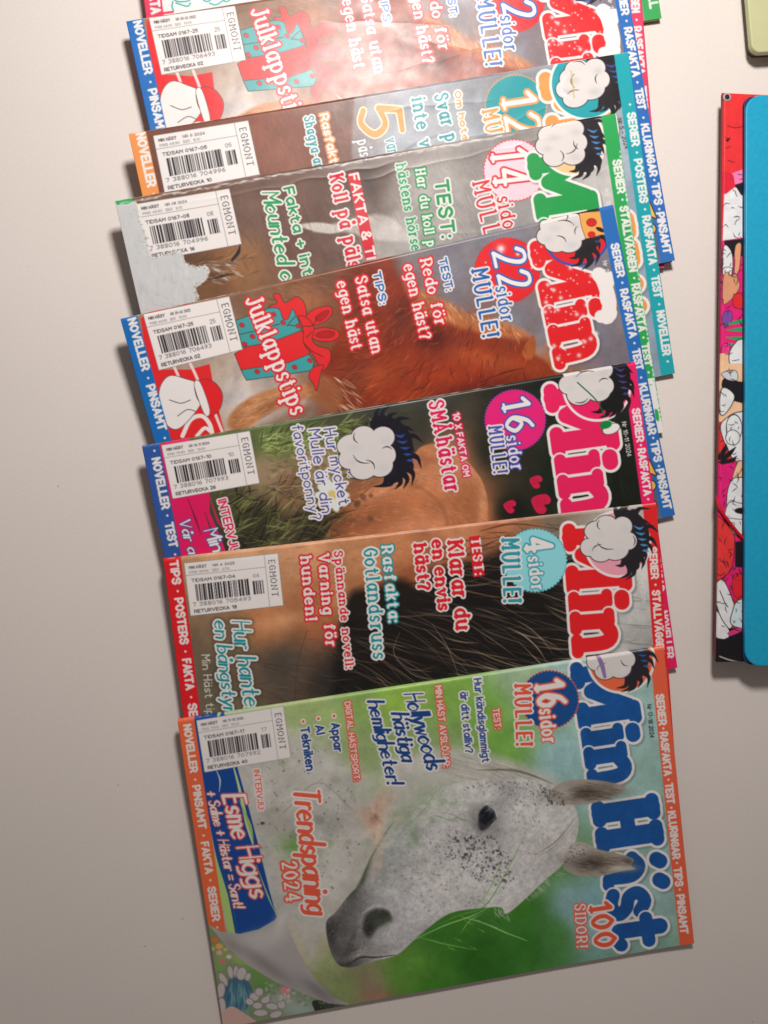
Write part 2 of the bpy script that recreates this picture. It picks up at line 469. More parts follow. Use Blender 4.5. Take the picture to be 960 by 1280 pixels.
        g2 = s.strokes([(p + np.array([2.2, 2.2]) * k, q) for p, q in lst], pad=16)
        if shadow is not None and g2: s.put(g2[0], s.edge(g2[1], 3.5 * k, 2.5) * .55, shadow, False)
        s.put(sl, s.edge(D, 3.5 * k), outline); s.mark(sl, D < 3.5 * k)
        for mine in each:
            g1 = s.strokes(mine, pad=10)
            if g1: s.put(g1[0], s.edge(g1[1], 2.1 * k), outline); s.put(g1[0], s.edge(g1[1], .2), fill)
        if snow:
            sn = [(crom(T([(66, 92), (88, 80), (110, 84), (116, 76)]), 4), 7), (crom(T([(60, 78), (70, 82), (96, 84), (114, 78)]), 4), 9), (T([(112, 70), (112, 76)]), 8)]
            g = s.strokes(sn, pad=4); s.put(g[0], s.edge(g[1]), (236, 226, 220)); s.mark(g[0], g[1] < 0)
            for i in range(110):
                q = T([(s.rng.uniform(0, 165), s.rng.uniform(2, 70))])[0]; j0, i0 = int((q[1] - s.y0) * s.S), int((q[0] - s.x0) * s.S)
                if 0 <= j0 < s.h and 0 <= i0 < s.w and s.ids[j0, i0] == s.cur: s.glow(q[0], q[1], *(2 * [s.rng.choice([.8, 1.0, 1.2, 2.6])]), (240, 225, 220), alpha=.9)
        s.cur = None

    def badge(s, x, y, R, rgb, tooth, n=52):
        s.part('number_badge')
        s.disc(x, y, R, R, rgb, mark=True, teeth=(1.6, n), outline=(1.1, tooth)); s.cur = None

    def roundel(s, x, y, R, rgb, ring=None, clipv=True):
        s.part('roundel')
        if ring: s.disc(x, y, R + 3.2, R + 3.2, ring, mark=True)
        s.disc(x, y, R, R, rgb, mark=True)
        s.cur = None

    def splash(s, x, y, k=1.0, tilt=0, dark=(38, 34, 38), blue=(45, 75, 120), pale=(222, 214, 210), seed=3):
        """plain ink splash: pale rounded patch beside a dark brush tuft"""
        pale = s.paper; s.part('roundel'); rg = np.random.default_rng(seed)
        t = math.radians(tilt); c, n = math.cos(t), math.sin(t)
        F = lambda a, b: (x + k * (a * c - b * n), y + k * (a * n + b * c))
        s.poly([F(*p) for p in ((2, -36), (22, -36), (38, -22), (42, 2), (30, 28), (10, 36), (8, 0))], dark)
        for i in range(15):
            a = math.radians(-120 + i * 17 + rg.uniform(-5, 5)); q = (16 + math.cos(a) * 14, math.sin(a) * 28); l = rg.uniform(14, 26)
            e = (q[0] + math.cos(a + .5) * l, q[1] + math.sin(a + .5) * l); mid = (q[0] + math.cos(a) * l * .6, q[1] + math.sin(a) * l * .6)
            s.line([F(*q), F(*mid), F(*e)], np.array([4.5, 2.6, .3]) * k, dark, mark=True)
        for i in range(5): s.line([F(24 + i * 2, -16 + i * 8), F(31 + i, -12 + i * 7), F(36 + i, -14 + i * 8)], [.4, 1.5 * k, .3], blue)
        lobes = [(-24, -12, 15, 12), (-10, -20, 14, 11), (8, -16, 13, 12), (14, 2, 10, 11), (0, 12, 15, 13), (-20, 12, 15, 12), (-32, 2, 11, 11), (-8, -2, 20, 16)]
        lobes = [(u + rg.uniform(-3, 3), v + rg.uniform(-3, 3), p * rg.uniform(.9, 1.12), q) for u, v, p, q in lobes]
        for grow, shade in ((.9, dark), (0, pale)):
            for u, v, p, q in lobes: s.disc(*F(u, v), p * k + grow, q * k + grow, shade, ang=tilt, mark=True)
        for u, v, p, q in lobes[1::2]:
            t0 = rg.uniform(0, 6); s.line([F(u + math.cos(t0 + j * .5) * p * .8, v + math.sin(t0 + j * .5) * q * .8) for j in range(4)], [.2, .7 * k, .2], dark)
        for u, v, p, q in lobes[::2]: s.glow(*F(u + 3, v + 4), p * .5 * k, q * .4 * k, (186, 178, 176), alpha=.5)
        s.cur = None


# ------------------------------------------------------------------ how the magazines lie: x, y (mm), turn, slope, lift, layout corners (spine foot, spine head, edge foot, edge head)
ML, MW, MT = 262.84, 170.0, 2.8
PLACE = {
-1: (-97.6596, 380.8624, .1846, .05, 0, [(144.83, -319.49), (765.98, -387.56), (227.31, 109.69), (826.0, 24.0)]),
0: (-85.7156, 265.6748, .1128, .045, 0, [(176.31, -29.29), (796.72, -65.99), (227.73, 390.39), (829.62, 335.01)]),
1: (-92.8681, 241.9597, .207, .045, 2.9, [(157.14, 24.48), (774.04, -73.55), (247.86, 440.07), (842.8, 326.01)]),
2: (-90.4765, 182.4874, .2013, .1, 0, [(160.36, 165.59), (784.85, 63.3), (252.54, 582.95), (842.8, 466.76)]),
3: (-97.1778, 148.5163, .2062, .104, 0, [(143.23, 249.68), (768.85, 140.22), (238.58, 662.93), (828.81, 540.31)]),
4: (-94.9995, 89.8297, .2501, .097, 0, [(150.02, 397.46), (766.15, 254.69), (261.52, 797.15), (842.96, 643.7)]),
5: (-85.1278, 26.0502, .1784, .079, 0, [(177.06, 556.59), (794.0, 451.5), (256.98, 952.86), (845.8, 834.01)]),
6: (-74.7789, -31.7336, .1099, .07, 0, [(203.99, 697.82), (820.58, 628.25), (254.49, 1091.7), (847.54, 1006.32)]),
7: (-68.2961, -115.7753, .1321, .0545, 0, [(221.58, 899.51), (829.7, 807.83), (279.16, 1284.47), (866.74, 1177.9)]),
}
CREAM = (222, 205, 190); DARK = (35, 32, 36)


def Z(ox, oy, k):           # a reading of the layout: origin and scale of the enlarged view it was taken from
    return lambda *p: [(ox + x / k, oy + y / k) for x, y in p] if len(p) > 1 else (ox + p[0][0] / k, oy + p[0][1] / k)


def cover_grey():           # grey mare on green
    s = Sheet(PLACE[7][5], ML, MW, (190, 176, 166), base=(140, 150, 130))
    s.wash([(300, 1000, (150, 145, 132)), (370, 960, (155, 152, 125)), (400, 890, (140, 150, 95)), (450, 870, (122, 145, 78)), (500, 860, (128, 155, 68)), (560, 850, (118, 148, 64)), (600, 890, (110, 146, 62)), (630, 930, (106, 142, 62)),
            (650, 840, (140, 155, 120)), (700, 850, (142, 160, 150)), (700, 950, (138, 162, 156)), (760, 1000, (138, 160, 152)), (800, 900, (138, 158, 148)), (820, 1100, (132, 152, 142)), (740, 1160, (122, 145, 140)), (715, 1130, (125, 150, 145)),
            (650, 1130, (58, 108, 34)), (600, 1200, (44, 92, 26)), (660, 1180, (50, 100, 32)), (690, 1070, (92, 125, 66)), (690, 1170, (70, 115, 55)), (560, 1165, (58, 108, 34)), (510, 1220, (88, 128, 48)), (540, 1240, (60, 110, 32)), (440, 1240, (112, 126, 74)), (400, 1210, (136, 138, 92)),
            (455, 1235, (130, 108, 88)), (360, 1050, (150, 145, 132)), (330, 1110, (158, 153, 143)), (420, 1000, (156, 148, 136)), (450, 1020, (150, 140, 126)), (400, 1130, (158, 140, 108)), (385, 1170, (160, 138, 100)), (500, 960, (120, 140, 82)), (450, 950, (130, 138, 92)), (560, 940, (128, 140, 92))], 42)
    s.glow(370, 1060, 26, 18, (95, 135, 55), 20, .9); s.glow(400, 1050, 18, 12, (120, 150, 85), 0, .6); s.glow(340, 1020, 20, 30, (132, 122, 110), 0, .6)
    s.glow(420, 1100, 40, 22, (182, 172, 160), -20, .7); s.glow(300, 980, 30, 20, (165, 158, 148), 0, .6)
    s.glow(500, 885, 30, 16, (140, 165, 62), 0, .6); s.glow(470, 1245, 22, 9, (158, 100, 84), 0, .6); s.glow(740, 1130, 14, 40, (118, 150, 152), 12, .7)
    s.poly([(262, 968), (335, 918), (395, 925), (445, 962), (490, 968), (545, 944), (600, 948), (660, 966), (692, 982), (560, 990), (500, 1030), (455, 1080), (440, 1130), (405, 1180), (385, 1205), (350, 1140), (300, 1050)], (169, 159, 147), soft=26, mark=False, alpha=.92)
    s.glow(470, 985, 26, 12, (140, 146, 112), -10, .6); s.glow(520, 965, 20, 8, (132, 146, 96), -10, .5)
    s.glow(372, 1058, 22, 15, (96, 134, 58), 20, .85); s.glow(345, 1030, 26, 22, (136, 126, 114), 0, .5); s.glow(415, 1030, 30, 14, (140, 132, 120), 0, .5); s.glow(425, 1095, 34, 18, (186, 176, 164), -20, .6)
    Zb = Z(380, 900, 2.4)
    reg = Zb((0, 60), (140, 120), (200, 330), (150, 480), (40, 520), (-150, 380), (-140, 120))
    s.specks(170, reg, 1.1, [(70, 64, 58), (95, 88, 78), (110, 118, 80)], .65)
    s.specks(26, reg, 4.5, [(120, 112, 98), (122, 132, 92), (176, 168, 156)], .5, 4)
    s.line([(355, 1015), (398, 978), (440, 1012)], .7, (118, 108, 92), 1.5, alpha=.5); s.disc(328, 1029, 2.4, 1.8, (62, 55, 48), soft=2)
    # neck and forelock behind the head
    s.poly(Zb((300, 105), (400, 88), (520, 98), (620, 126), (700, 160), (760, 190), (740, 215), (600, 185), (480, 190), (390, 205), (320, 210), (250, 190), (240, 120)), (168, 159, 144), soft=16, mark=False)
    s.hairs(90, Zb((400, 95), (560, 115), (700, 165), (740, 195), (600, 180), (420, 190)), lambda x, y: 12 + (x - 540) * .1, 34, [(120, 108, 94), (196, 186, 172), (148, 136, 120)], .45, .6, .15, .08)
    s.line(Zb((520, 150), (620, 150), (690, 168), (745, 192)), [.3, 1.6, 1.2, .3], (92, 80, 68), 1.5, alpha=.7)
    s.part('horse_picture')
    head = Zb((66, 610), (95, 575), (135, 525), (168, 490), (190, 440), (220, 400), (268, 310), (330, 250), (400, 205), (490, 183), (600, 176), (690, 180), (752, 198), (800, 240), (822, 290), (820, 345), (795, 400), (770, 440), (720, 482), (660, 540), (606, 582), (590, 562), (520, 566), (440, 580), (375, 622), (325, 665), (280, 704), (215, 722), (150, 742), (105, 735), (78, 690))
    hr = s.poly(head, (176, 166, 157), soft=1.4)
    s.cur = None; s.clip_to(hr)
    for x, y, rx, ry, a, c, al in ((330, 250, 80, 42, -35, (142, 146, 122), .7), (300, 330, 60, 60, 0, (150, 148, 136), .6), (420, 240, 60, 30, 0, (150, 152, 130), .5), (560, 240, 110, 34, 5, (188, 178, 168), .8), (690, 300, 90, 70, 0, (190, 180, 170), .8), (430, 470, 120, 60, -35, (192, 184, 177), .9), (300, 600, 90, 60, -40, (176, 168, 164), .8),
                                   (600, 470, 90, 60, -20, (186, 176, 168), .7), (250, 440, 40, 90, 25, (128, 128, 118), .7), (700, 430, 60, 40, -30, (168, 158, 150), .6), (480, 380, 60, 50, 0, (150, 142, 136), .5), (360, 640, 50, 26, -30, (150, 142, 136), .7), (640, 210, 70, 20, 10, (150, 140, 132), .6), (560, 330, 60, 36, 10, (132, 124, 118), .65)):
        q = Zb((x, y)); s.glow(q[0], q[1], rx / 2.4, ry / 2.4, c, a, al)
    # muzzle
    s.specks(420, head, 1.0, [(200, 192, 185), (140, 132, 126), (120, 113, 108)], .45, 1.4); s.hairs(420, head, 140, 8, [(198, 190, 183), (142, 134, 128), (160, 152, 146)], .4, .4)
    for x, y, rx, ry, a, c, al in ((170, 470, 30, 60, 30, (126, 122, 112), .8), (150, 560, 52, 60, 30, (92, 87, 82), .95), (110, 620, 50, 62, 20, (70, 65, 61), .95), (130, 700, 66, 46, 0, (72, 66, 62), .95), (80, 640, 24, 60, -10, (52, 48, 46), .9), (120, 735, 60, 16, -8, (54, 48, 45), .8), (175, 660, 34, 44, 20, (104, 97, 92), .7), (128, 600, 16, 40, 25, (112, 106, 100), .5), (110, 660, 12, 36, -8, (100, 94, 88), .5), (150, 640, 8, 34, 15, (60, 56, 53), .6),
                                   (215, 598, 62, 48, -22, (140, 132, 126), .9), (232, 690, 50, 18, -14, (134, 126, 119), .8), (160, 705, 34, 8, -22, (150, 136, 124), .7), (145, 520, 14, 26, 40, (66, 66, 58), .8), (175, 480, 8, 24, 30, (58, 62, 48), .8), (205, 420, 6, 40, 25, (112, 110, 98), .7), (265, 640, 40, 26, -30, (168, 160, 154), .6)):
        q = Zb((x, y)); s.glow(q[0], q[1], rx / 2.4, ry / 2.4, c, a, al)
    s.poly(Zb((178, 620), (184, 585), (215, 566), (252, 572), (262, 600), (240, 612), (215, 628), (200, 650), (184, 645)), (58, 56, 49), soft=6, mark=False, alpha=.9); s.glow(*Zb((196, 620)), 7, 10, (38, 37, 33), 10, .85); s.glow(*Zb((240, 585)), 9, 4, (50, 50, 42), 15, .6)
    s.line(Zb((176, 580), (212, 558), (255, 566), (270, 598)), [.6, 2.2, 2.0, .4], (178, 170, 163), 3, alpha=.7)
    s.line(Zb((130, 735), (170, 712), (215, 712), (275, 705)), [.5, 1.4, 1.0, .4], (52, 46, 42), 1.2, alpha=.85)
    s.line(Zb((140, 700), (170, 690), (205, 676)), [.3, 1.3, .4], (150, 128, 112), 1.5, alpha=.8)
    s.line(Zb((62, 700), (75, 704)), .4, (150, 120, 100))
    s.specks(120, Zb((66, 610), (135, 525), (190, 500), (200, 660), (150, 742), (80, 690)), .8, [(110, 104, 98), (44, 40, 38), (130, 122, 114)], .5); s.hairs(120, Zb((80, 620), (150, 520), (260, 560), (300, 650), (160, 720)), 120, 8, [(120, 112, 106), (60, 56, 52), (150, 142, 134)], .35, .4)
    s.glow(*Zb((225, 605)), 12, 6, (74, 82, 58), -20, .5)
    # eye
    s.glow(*Zb((548, 292)), 20, 18, (112, 106, 100), 0, .85); s.glow(*Zb((600, 240)), 16, 10, (120, 112, 108), -30, .5); s.glow(*Zb((530, 310)), 7, 12, (84, 82, 78), 0, .7)
    s.poly(Zb((524, 316), (526, 278), (546, 256), (568, 266), (578, 292), (570, 303), (552, 324), (534, 332)), (52, 49, 50), soft=2.4, mark=False)
    s.disc(*Zb((547, 290)), 9, 10, (26, 25, 27), soft=3); s.line(Zb((552, 258), (572, 268), (579, 290)), [.4, 1.6, .5], (150, 147, 146), 1.6); s.glow(*Zb((560, 270)), 4, 3, (104, 108, 112), 0, .6)
    s.line(Zb((512, 325), (520, 272), (545, 245), (582, 252)), [.3, 1, .8, .2], (140, 132, 124), 1.2, alpha=.7); s.line(Zb((525, 345), (560, 335), (585, 300)), [.3, 1.0, .4], (150, 142, 134), 1.2, alpha=.7)
    # fleabites and hair
    s.specks(230, Zb((430, 330), (560, 345), (640, 420), (620, 520), (500, 470), (420, 400)), .95, [(66, 62, 62), (84, 78, 76)], .85)
    s.specks(260, Zb((250, 440), (420, 300), (560, 400), (600, 540), (400, 580), (300, 560)), .65, [(96, 90, 88), (80, 76, 74)], .7)
    s.specks(150, Zb((480, 185), (700, 180), (760, 230), (700, 260), (600, 230), (480, 220)), .7, [(70, 64, 64), (98, 90, 86)], .75)
    s.specks(90, Zb((590, 220), (700, 250), (720, 330), (600, 300)), .8, [(110, 102, 98)], .6)
    s.specks(70, Zb((700, 190), (760, 215), (790, 260), (740, 255)), .9, [(52, 48, 50)], .85)
    s.hairs(160, Zb((640, 300), (800, 260), (820, 340), (700, 480), (600, 560), (600, 420)), lambda x, y: 128 + (x - 660) * .05, 22, [(198, 190, 182), (150, 140, 132), (206, 198, 190)], .4, .5)
    s.hairs(120, Zb((260, 400), (480, 210), (640, 240), (520, 380), (330, 560), (220, 520)), 125, 12, [(196, 188, 180), (150, 144, 138)], .35, .45)
    s.line(Zb((820, 285), (760, 360), (700, 400)), [.2, .8, .2], (98, 88, 80), 1.2, alpha=.7); s.line(Zb((640, 390), (720, 400), (800, 330)), [.2, .7, .2], (130, 120, 112), 1.2, alpha=.6)
    s.hairs(26, Zb((380, 280), (470, 270), (470, 300), (390, 300)), 5, 16, [(108, 116, 90)], .5, .5)
    s.specks(110, Zb((250, 440), (480, 300), (620, 420), (560, 540), (380, 600)), 1.5, [(126, 118, 112), (196, 188, 180)], .45, 1.6); s.specks(60, Zb((430, 330), (560, 345), (640, 420), (600, 500), (500, 460)), 1.5, [(58, 54, 54)], .8)
    for x, y, rx, ry, c in ((330, 350, 16, 30, (116, 134, 96)), (385, 300, 14, 10, (120, 134, 104)), (300, 300, 30, 20, (132, 144, 112)), (440, 250, 40, 8, (140, 148, 118))): s.glow(*Zb((x, y)), rx / 2.4, ry / 2.4, c, 0, .55)
    s.rgb *= (1 + s.clip * ((s.noise(5, seed=61) - .5) * .10 + (s.noise(2.2, 1.0, 1.0, seed=62) - .5) * .09 + (s.noise(1.0, seed=63) - .5) * .06))[..., None]
    s.clip_to(None)
    s.line(Zb((160, 500), (182, 458), (210, 398), (245, 340), (270, 305)), [.5, 1.5, 1.2, .8, .2], (72, 74, 58), 2.2, alpha=.75)
    s.line(Zb((280, 298), (340, 240), (400, 204), (480, 184)), [.2, .8, .8, .2], (128, 128, 108), 2, alpha=.5)
    for x, y, rx, ry, a, c, al in ((290, 280, 46, 26, -40, (142, 147, 118), .7), (350, 225, 40, 18, -32, (150, 152, 126), .65), (420, 195, 44, 12, -12, (160, 156, 136), .5), (235, 350, 20, 40, 24, (140, 140, 120), .5), (700, 520, 30, 8, -42, (160, 156, 140), .4)): s.glow(*Zb((x, y)), rx / 2.4, ry / 2.4, c, a, al)
    s.hairs(60, Zb((250, 330), (380, 210), (420, 210), (290, 340)), -45, 14, [(120, 130, 92), (170, 166, 148)], .5, .5)
    s.hairs(26, Zb((560, 560), (620, 556), (610, 590), (580, 585)), 60, 8, [(188, 180, 172), (150, 142, 134)], .5, .7); s.hairs(40, Zb((640, 540), (720, 470), (780, 425), (790, 440), (700, 510)), 40, 9, [(186, 178, 170), (150, 142, 134)], .45, .7)
    # grass in front
    gcol = [(120, 160, 84), (150, 178, 108), (96, 140, 66)]
    for p in (((330, 660), (420, 618), (500, 590), (560, 560)), ((380, 625), (470, 585), (540, 560), (600, 470), (680, 310)), ((470, 590), (540, 610), (610, 640), (670, 662)), ((510, 570), (560, 500), (600, 400)), ((340, 650), (420, 672), (515, 690)), ((420, 660), (440, 690)), ((540, 580), (500, 600), (470, 640)), ((560, 600), (600, 628))):
        s.line(Zb(*p), [.2, .8, .7, .2], gcol[len(p) % 3], .9, alpha=.85)
    for x, y in ((515, 688), (470, 664), (450, 690), (660, 660), (610, 640), (540, 636), (500, 612), (530, 606), (580, 625)):
        for i in range(3): s.line(Zb((x, y), (x - 18 + i * 12, y - 10 + i * 6)), [.3, .9, .3], gcol[i], 1, alpha=.8)
    # pinkish flower blur at the nose
    for x, y, rx, ry, a, c, al in ((232, 250, 44, 26, -60, (186, 150, 126), .85), (205, 300, 30, 34, 0, (176, 130, 104), .8), (222, 345, 14, 46, 8, (190, 158, 136), .8), (222, 430, 18, 30, 10, (178, 156, 134), .7), (285, 295, 16, 16, 0, (180, 160, 140), .6), (213, 292, 11, 12, 0, (120, 88, 72), .8), (165, 275, 24, 10, 25, (176, 138, 116), .6)):
        q = Zb((x, y)); s.glow(q[0], q[1], rx / 2.4, ry / 2.4, c, a, al)
    s.specks(40, Zb((170, 220), (290, 210), (270, 340), (230, 470), (195, 440)), 2.2, [(200, 168, 146), (150, 112, 92), (186, 160, 140)], .5, 2.5)
    s.title((711, 826), (.146, .989), 1.0, (18, 72, 122), (214, 204, 196))
    # ears over the masthead
    s.part('horse_ear')
    s.poly(Z(500, 800, 2.526)((470, 492), (500, 455), (560, 440), (640, 445), (695, 458), (712, 468), (680, 492), (620, 512), (560, 520), (500, 516)), (150, 136, 120), soft=1.2)
    s.part('horse_ear'); s.poly(Z(680, 980, 4.8)((120, 450), (160, 365), (230, 350), (330, 392), (440, 415), (535, 450), (520, 490), (545, 510), (470, 520), (330, 552), (190, 545), (125, 500)), (152, 138, 122), soft=1.2)
    s.cur = None
    Ze = Z(680, 980, 4.8); Zd = Z(500, 800, 2.526)
    for pts, aa in ((Zd((480, 490), (560, 445), (690, 462), (640, 500), (540, 515)), 4), (Ze((130, 450), (240, 380), (440, 430), (520, 470), (330, 540), (180, 530)), 8)):
        s.hairs(110, pts, aa, 14, [(96, 82, 70), (176, 160, 142), (58, 48, 42)], .35, .55)
    for p, rx, ry, a, c, al in ((Zd((590, 482)), 34, 9, -3, (66, 54, 46), .98), (Zd((660, 470)), 22, 7, 8, (120, 104, 88), .6), (Zd((520, 480)), 12, 9, 0, (178, 166, 152), .7), (Ze((300, 470)), 32, 10, 5, (62, 50, 44), .98), (Ze((420, 470)), 24, 8, 10, (130, 114, 96), .6), (Ze((190, 400)), 16, 12, 0, (172, 160, 148), .8), (Ze((505, 462)), 7, 5, 20, (70, 60, 54), .8), (Ze((450, 505)), 20, 4, 0, (186, 174, 158), .7)):
        s.glow(p[0], p[1], rx, ry, c, a, al)
    s.hairs(70, Zd((500, 500), (520, 455), (690, 462), (650, 500)), 4, 10, [(168, 152, 134), (60, 48, 40)], .3, .45); s.hairs(70, Ze((160, 500), (200, 400), (500, 450), (400, 530)), 8, 10, [(168, 152, 134), (56, 44, 38)], .3, .45)
    s.specks(40, Ze((160, 360), (260, 360), (250, 420), (130, 470)), .7, [(60, 54, 54)], .8); s.specks(40, Ze((0, 20), (120, 60), (120, 130), (20, 130)), .8, [(60, 54, 54)], .8)
    s.grain()
    # left foot: blue brush patch, banner, curl
    s.part('interview_patch')
    s.poly([(236, 896), (279, 887), (297, 960), (311, 1010), (324, 1060), (336, 1110), (347, 1150), (330, 1162), (290, 1172), (282, 1120), (268, 1060), (254, 990)], (10, 62, 118), smooth=False); s.cur = None
    lime = (150, 165, 96)
    s.line([(268, 1068), (280, 1120), (291, 1172)], [1, 5, 4], lime, mark=False); s.line([(272, 1064), (290, 1130), (297, 1165)], [.3, 1.2, .8], (30, 75, 110)); s.line([(273, 895), (274, 890), (275, 886)], [1.5, 2.5, 2.5], lime)
    s.line([(291, 955), (299, 985), (309, 1030), (318, 1062)], [.6, 1.6, 2.4, .3], (165, 172, 120)); s.line([(299, 1000), (312, 1032), (317, 1055)], [.3, 2.4, .3], (140, 150, 84)); s.line([(270, 962), (275, 975), (274, 990)], [.3, 1.0, .3], (170, 172, 150)); s.line([(320, 1080), (335, 1120), (345, 1143)], [.2, 1.0, .2], (140, 160, 110))
    s.line([(277, 886), (330, 878), (390, 869)], [1.5, 2, 2], (150, 178, 70), 1.5)
    s.banner(False, 8.6, (214, 88, 52), [('NOVELLER', 906, 966), ('*', 975), ('PINSAMT', 982, 1037), ('*', 1045), ('FAKTA', 1053, 1093), ('*', 1101), ('SERIER', 1109, 1152), ('*', 1160)], 2.9, 3.4)
    s.banner(True, 8.2, (206, 84, 56), [('SERIER', 868, 907), ('*', 911), ('RASFAKTA', 915, 970), ('*', 975), ('TEST', 979, 1005), ('*', 1010), ('KLURINGAR', 1014, 1074), ('*', 1079), ('TIPS', 1084, 1108), ('*', 1112), ('PINSAMT', 1118, 1167)], 6.8, 3.7)
    s.label((245.8, 900.8), (354, 883.2), (363.2, 946.8), (256, 965), '0167-17', '40', '17', '7 388016 707992', 'PRIS 79:90 (SEK) 10:00 €', 'NR 17-18 2024', paper=(200, 187, 178))
    s.badge(687, 874.5, 35, (16, 66, 112), (205, 84, 56))
    s.text('16', (669, 852), (674, 884), 33, 'slabb', CREAM, ((2.0, (200, 78, 52)),), 'badge_text', r=.1)
    s.text('sidor', (674.5, 887.5), (679, 929), 17, 'slab', CREAM, ((1.5, (200, 78, 52)),), 'badge_text')
    s.text('MULLE!', (644, 856), (646.5, 931), 18.5, 'slabb', (203, 74, 50), ((2.0, CREAM),), 'badge_text', r=.1)
    navy = (18, 58, 104); wo = ((1.9, (214, 206, 198)),)
    s.text('Hur kändisglammigt', (592.7, 849), (603.5, 952.5), 8.6, 'narrow', navy, wo); s.text('är ditt stalliv?', (575.3, 866), (582.5, 941), 8.6, 'narrow', navy, wo)
    red = (190, 76, 54); ro = ((1.5, red),)
    s.text('TEST:', (616, 886), (619.3, 911), 7.2, 'narrow', CREAM, ro); s.text('MIN HÄST AVSLÖJAR:', (544, 858), (555, 959), 7.4, 'narrow', CREAM, ro)
    s.text('DIGITAL HÄSTSPORT:', (431, 878), (443, 976), 6.8, 'narrow', CREAM, ro)
    s.text('Hollywoods', (505, 868), (534.5, 962), 23, 'script', navy, wo, r=.085); s.text('hästiga', (490, 892), (503, 951), 20, 'script', navy, wo, r=.09); s.text('hemligheter!', (460, 877), (485, 979), 19, 'script', navy, wo, r=.09)
    s.text('Appar', (414.5, 905), (418.5, 939.5), 9.5, 'bold', navy, ((1.4, (206, 202, 190)),)); s.text('AI', (394.5, 908), (396.5, 918), 9.5, 'bold', navy, ((1.4, (206, 202, 190)),)); s.text('Tekniken', (376, 910), (383.5, 963), 9.8, 'bold', navy, ((1.4, (206, 202, 190)),))
    for x, y in ((417.5, 895), (398, 898.3), (379, 902)): s.disc(x, y, 3.4, 3.4, (206, 202, 190)); s.disc(x, y, 1.8, 1.8, (200, 70, 50))
    s.text('Trendspaning', (368, 986), (385, 1141), 30, 'brush', (200, 80, 56), ((2.2, (216, 204, 194)),), r=.085)
    s.text('2024', (353, 1079), (358.5, 1127), 17, 'slabb', CREAM, ((2.6, (200, 80, 56)),), r=.085)
    s.text('INTERVJU:', (317.2, 963), (323.5, 1013), 7.0, 'narrow', (196, 80, 60), ((1.3, (206, 190, 176)),))
    s.text('Esme', (278.5, 995), (291, 1048), 27, 'brush', CREAM, ((1.5, (196, 72, 60)),), r=.075); s.text('Higgs', (296, 1060), (314, 1122), 27, 'brush', CREAM, ((1.5, (196, 72, 60)),), r=.075)
    s.text('+ Salme + Hästar = Sant!', (258, 990), (293, 1134), 12.5, 'script', CREAM, ((1.0, (170, 76, 70)),), r=.09)
    s.text('Nr 17-18 2024', (809, 881), (812.5, 922), 4.9, 'sans', DARK, (), 'issue_number')
    s.text('100', (737, 1129), (745, 1183), 25, 'slabb', (204, 76, 52), ((2.4, CREAM),), r=.11); s.text('SIDOR!', (718.5, 1131), (722, 1184), 12.5, 'slab', CREAM, ((1.6, (196, 80, 60)),), r=.09)
    s.roundel(776, 824, 40, (208, 88, 54), (216, 206, 198)); s.splash(772, 822, .95, -8, seed=3)
    s.line([(744, 812), (752, 830), (756, 846)], [2, 3, 2], (120, 96, 130), mark=False)
    # the corner printed as if it curled up over the poster inside
    s.part('curl_picture')
    Zc = Z(210, 1050, 3)
    s.poly([(255, 1150), (262, 1157), (345, 1228), (440, 1258), (395, 1290), (270, 1296)], (112, 122, 84), smooth=False)
    s.cur = None
    for x, y, rx, ry, a, c, al in ((270, 1180, 8, 14, 0, (120, 110, 66), .8), (276, 1200, 7, 16, 0, (116, 140, 70), .9), (318, 1215, 20, 9, 35, (92, 128, 60), .9), (330, 1235, 14, 8, 20, (80, 120, 54), .9), (375, 1262, 26, 12, 10, (140, 150, 140), .9), (350, 1250, 20, 14, 0, (150, 142, 136), .8), (300, 1200, 14, 7, 35, (140, 150, 80), .7)): s.glow(x, y, rx, ry, c, a, al)
    s.disc(297, 1243, 19, 22, (62, 92, 106), soft=2)
    s.hairs(70, [(282, 1226), (312, 1226), (314, 1264), (284, 1264)], 88, 20, [(130, 155, 150), (70, 105, 115), (44, 70, 96), (96, 130, 128)], .7, .7)
    for x, y, rx, ry, a in ((279, 1224, 4, 9, -30), (288, 1215, 3.4, 8, -12), (295, 1214, 3, 7, 4), (302, 1217, 6, 8, 14), (310, 1221, 3.4, 5, 25), (276, 1238, 5, 10, 8), (277, 1257, 5, 10, 0), (318, 1246, 6, 5, 0), (324, 1240, 5, 5, 30), (312, 1252, 5, 4, 20), (332, 1250, 6, 4, -20), (322, 1257, 6, 4, 0), (340, 1258, 8, 4, 10), (326, 1266, 9, 4, 0), (345, 1268, 8, 4, -15), (352, 1256, 5, 5, 0)):
        s.disc(x, y, rx, ry, (166, 152, 144), ang=a, soft=1.4, outline=(.6, (96, 88, 82)))
    for x, y, r, c in ((269, 1175, 4, (196, 92, 54)), (274, 1183, 4.5, (208, 140, 66)), (274, 1191, 3.6, (196, 132, 138)), (278, 1201, 3.6, (200, 86, 104)), (286, 1196, 3.2, (188, 170, 160)), (266, 1186, 3, (150, 150, 96)), (282, 1187, 2.6, (190, 150, 80)), (357, 1238, 6, (196, 110, 118)), (341, 1206, 3, (160, 150, 90))): s.disc(x, y, r, r * .8, c, soft=1.5)
    s.specks(60, [(330, 1222), (400, 1246), (380, 1258), (330, 1250)], 1.5, [(176, 164, 154), (110, 104, 98), (96, 130, 70), (190, 176, 164)], .8)
    s.poly([(394, 1250), (440, 1258), (400, 1268), (393, 1262)], (44, 46, 38), soft=1, mark=False); s.specks(20, [(396, 1251), (430, 1257), (402, 1264)], 1, [(150, 150, 120), (80, 120, 60)], .8)
    s.part('curl_picture')
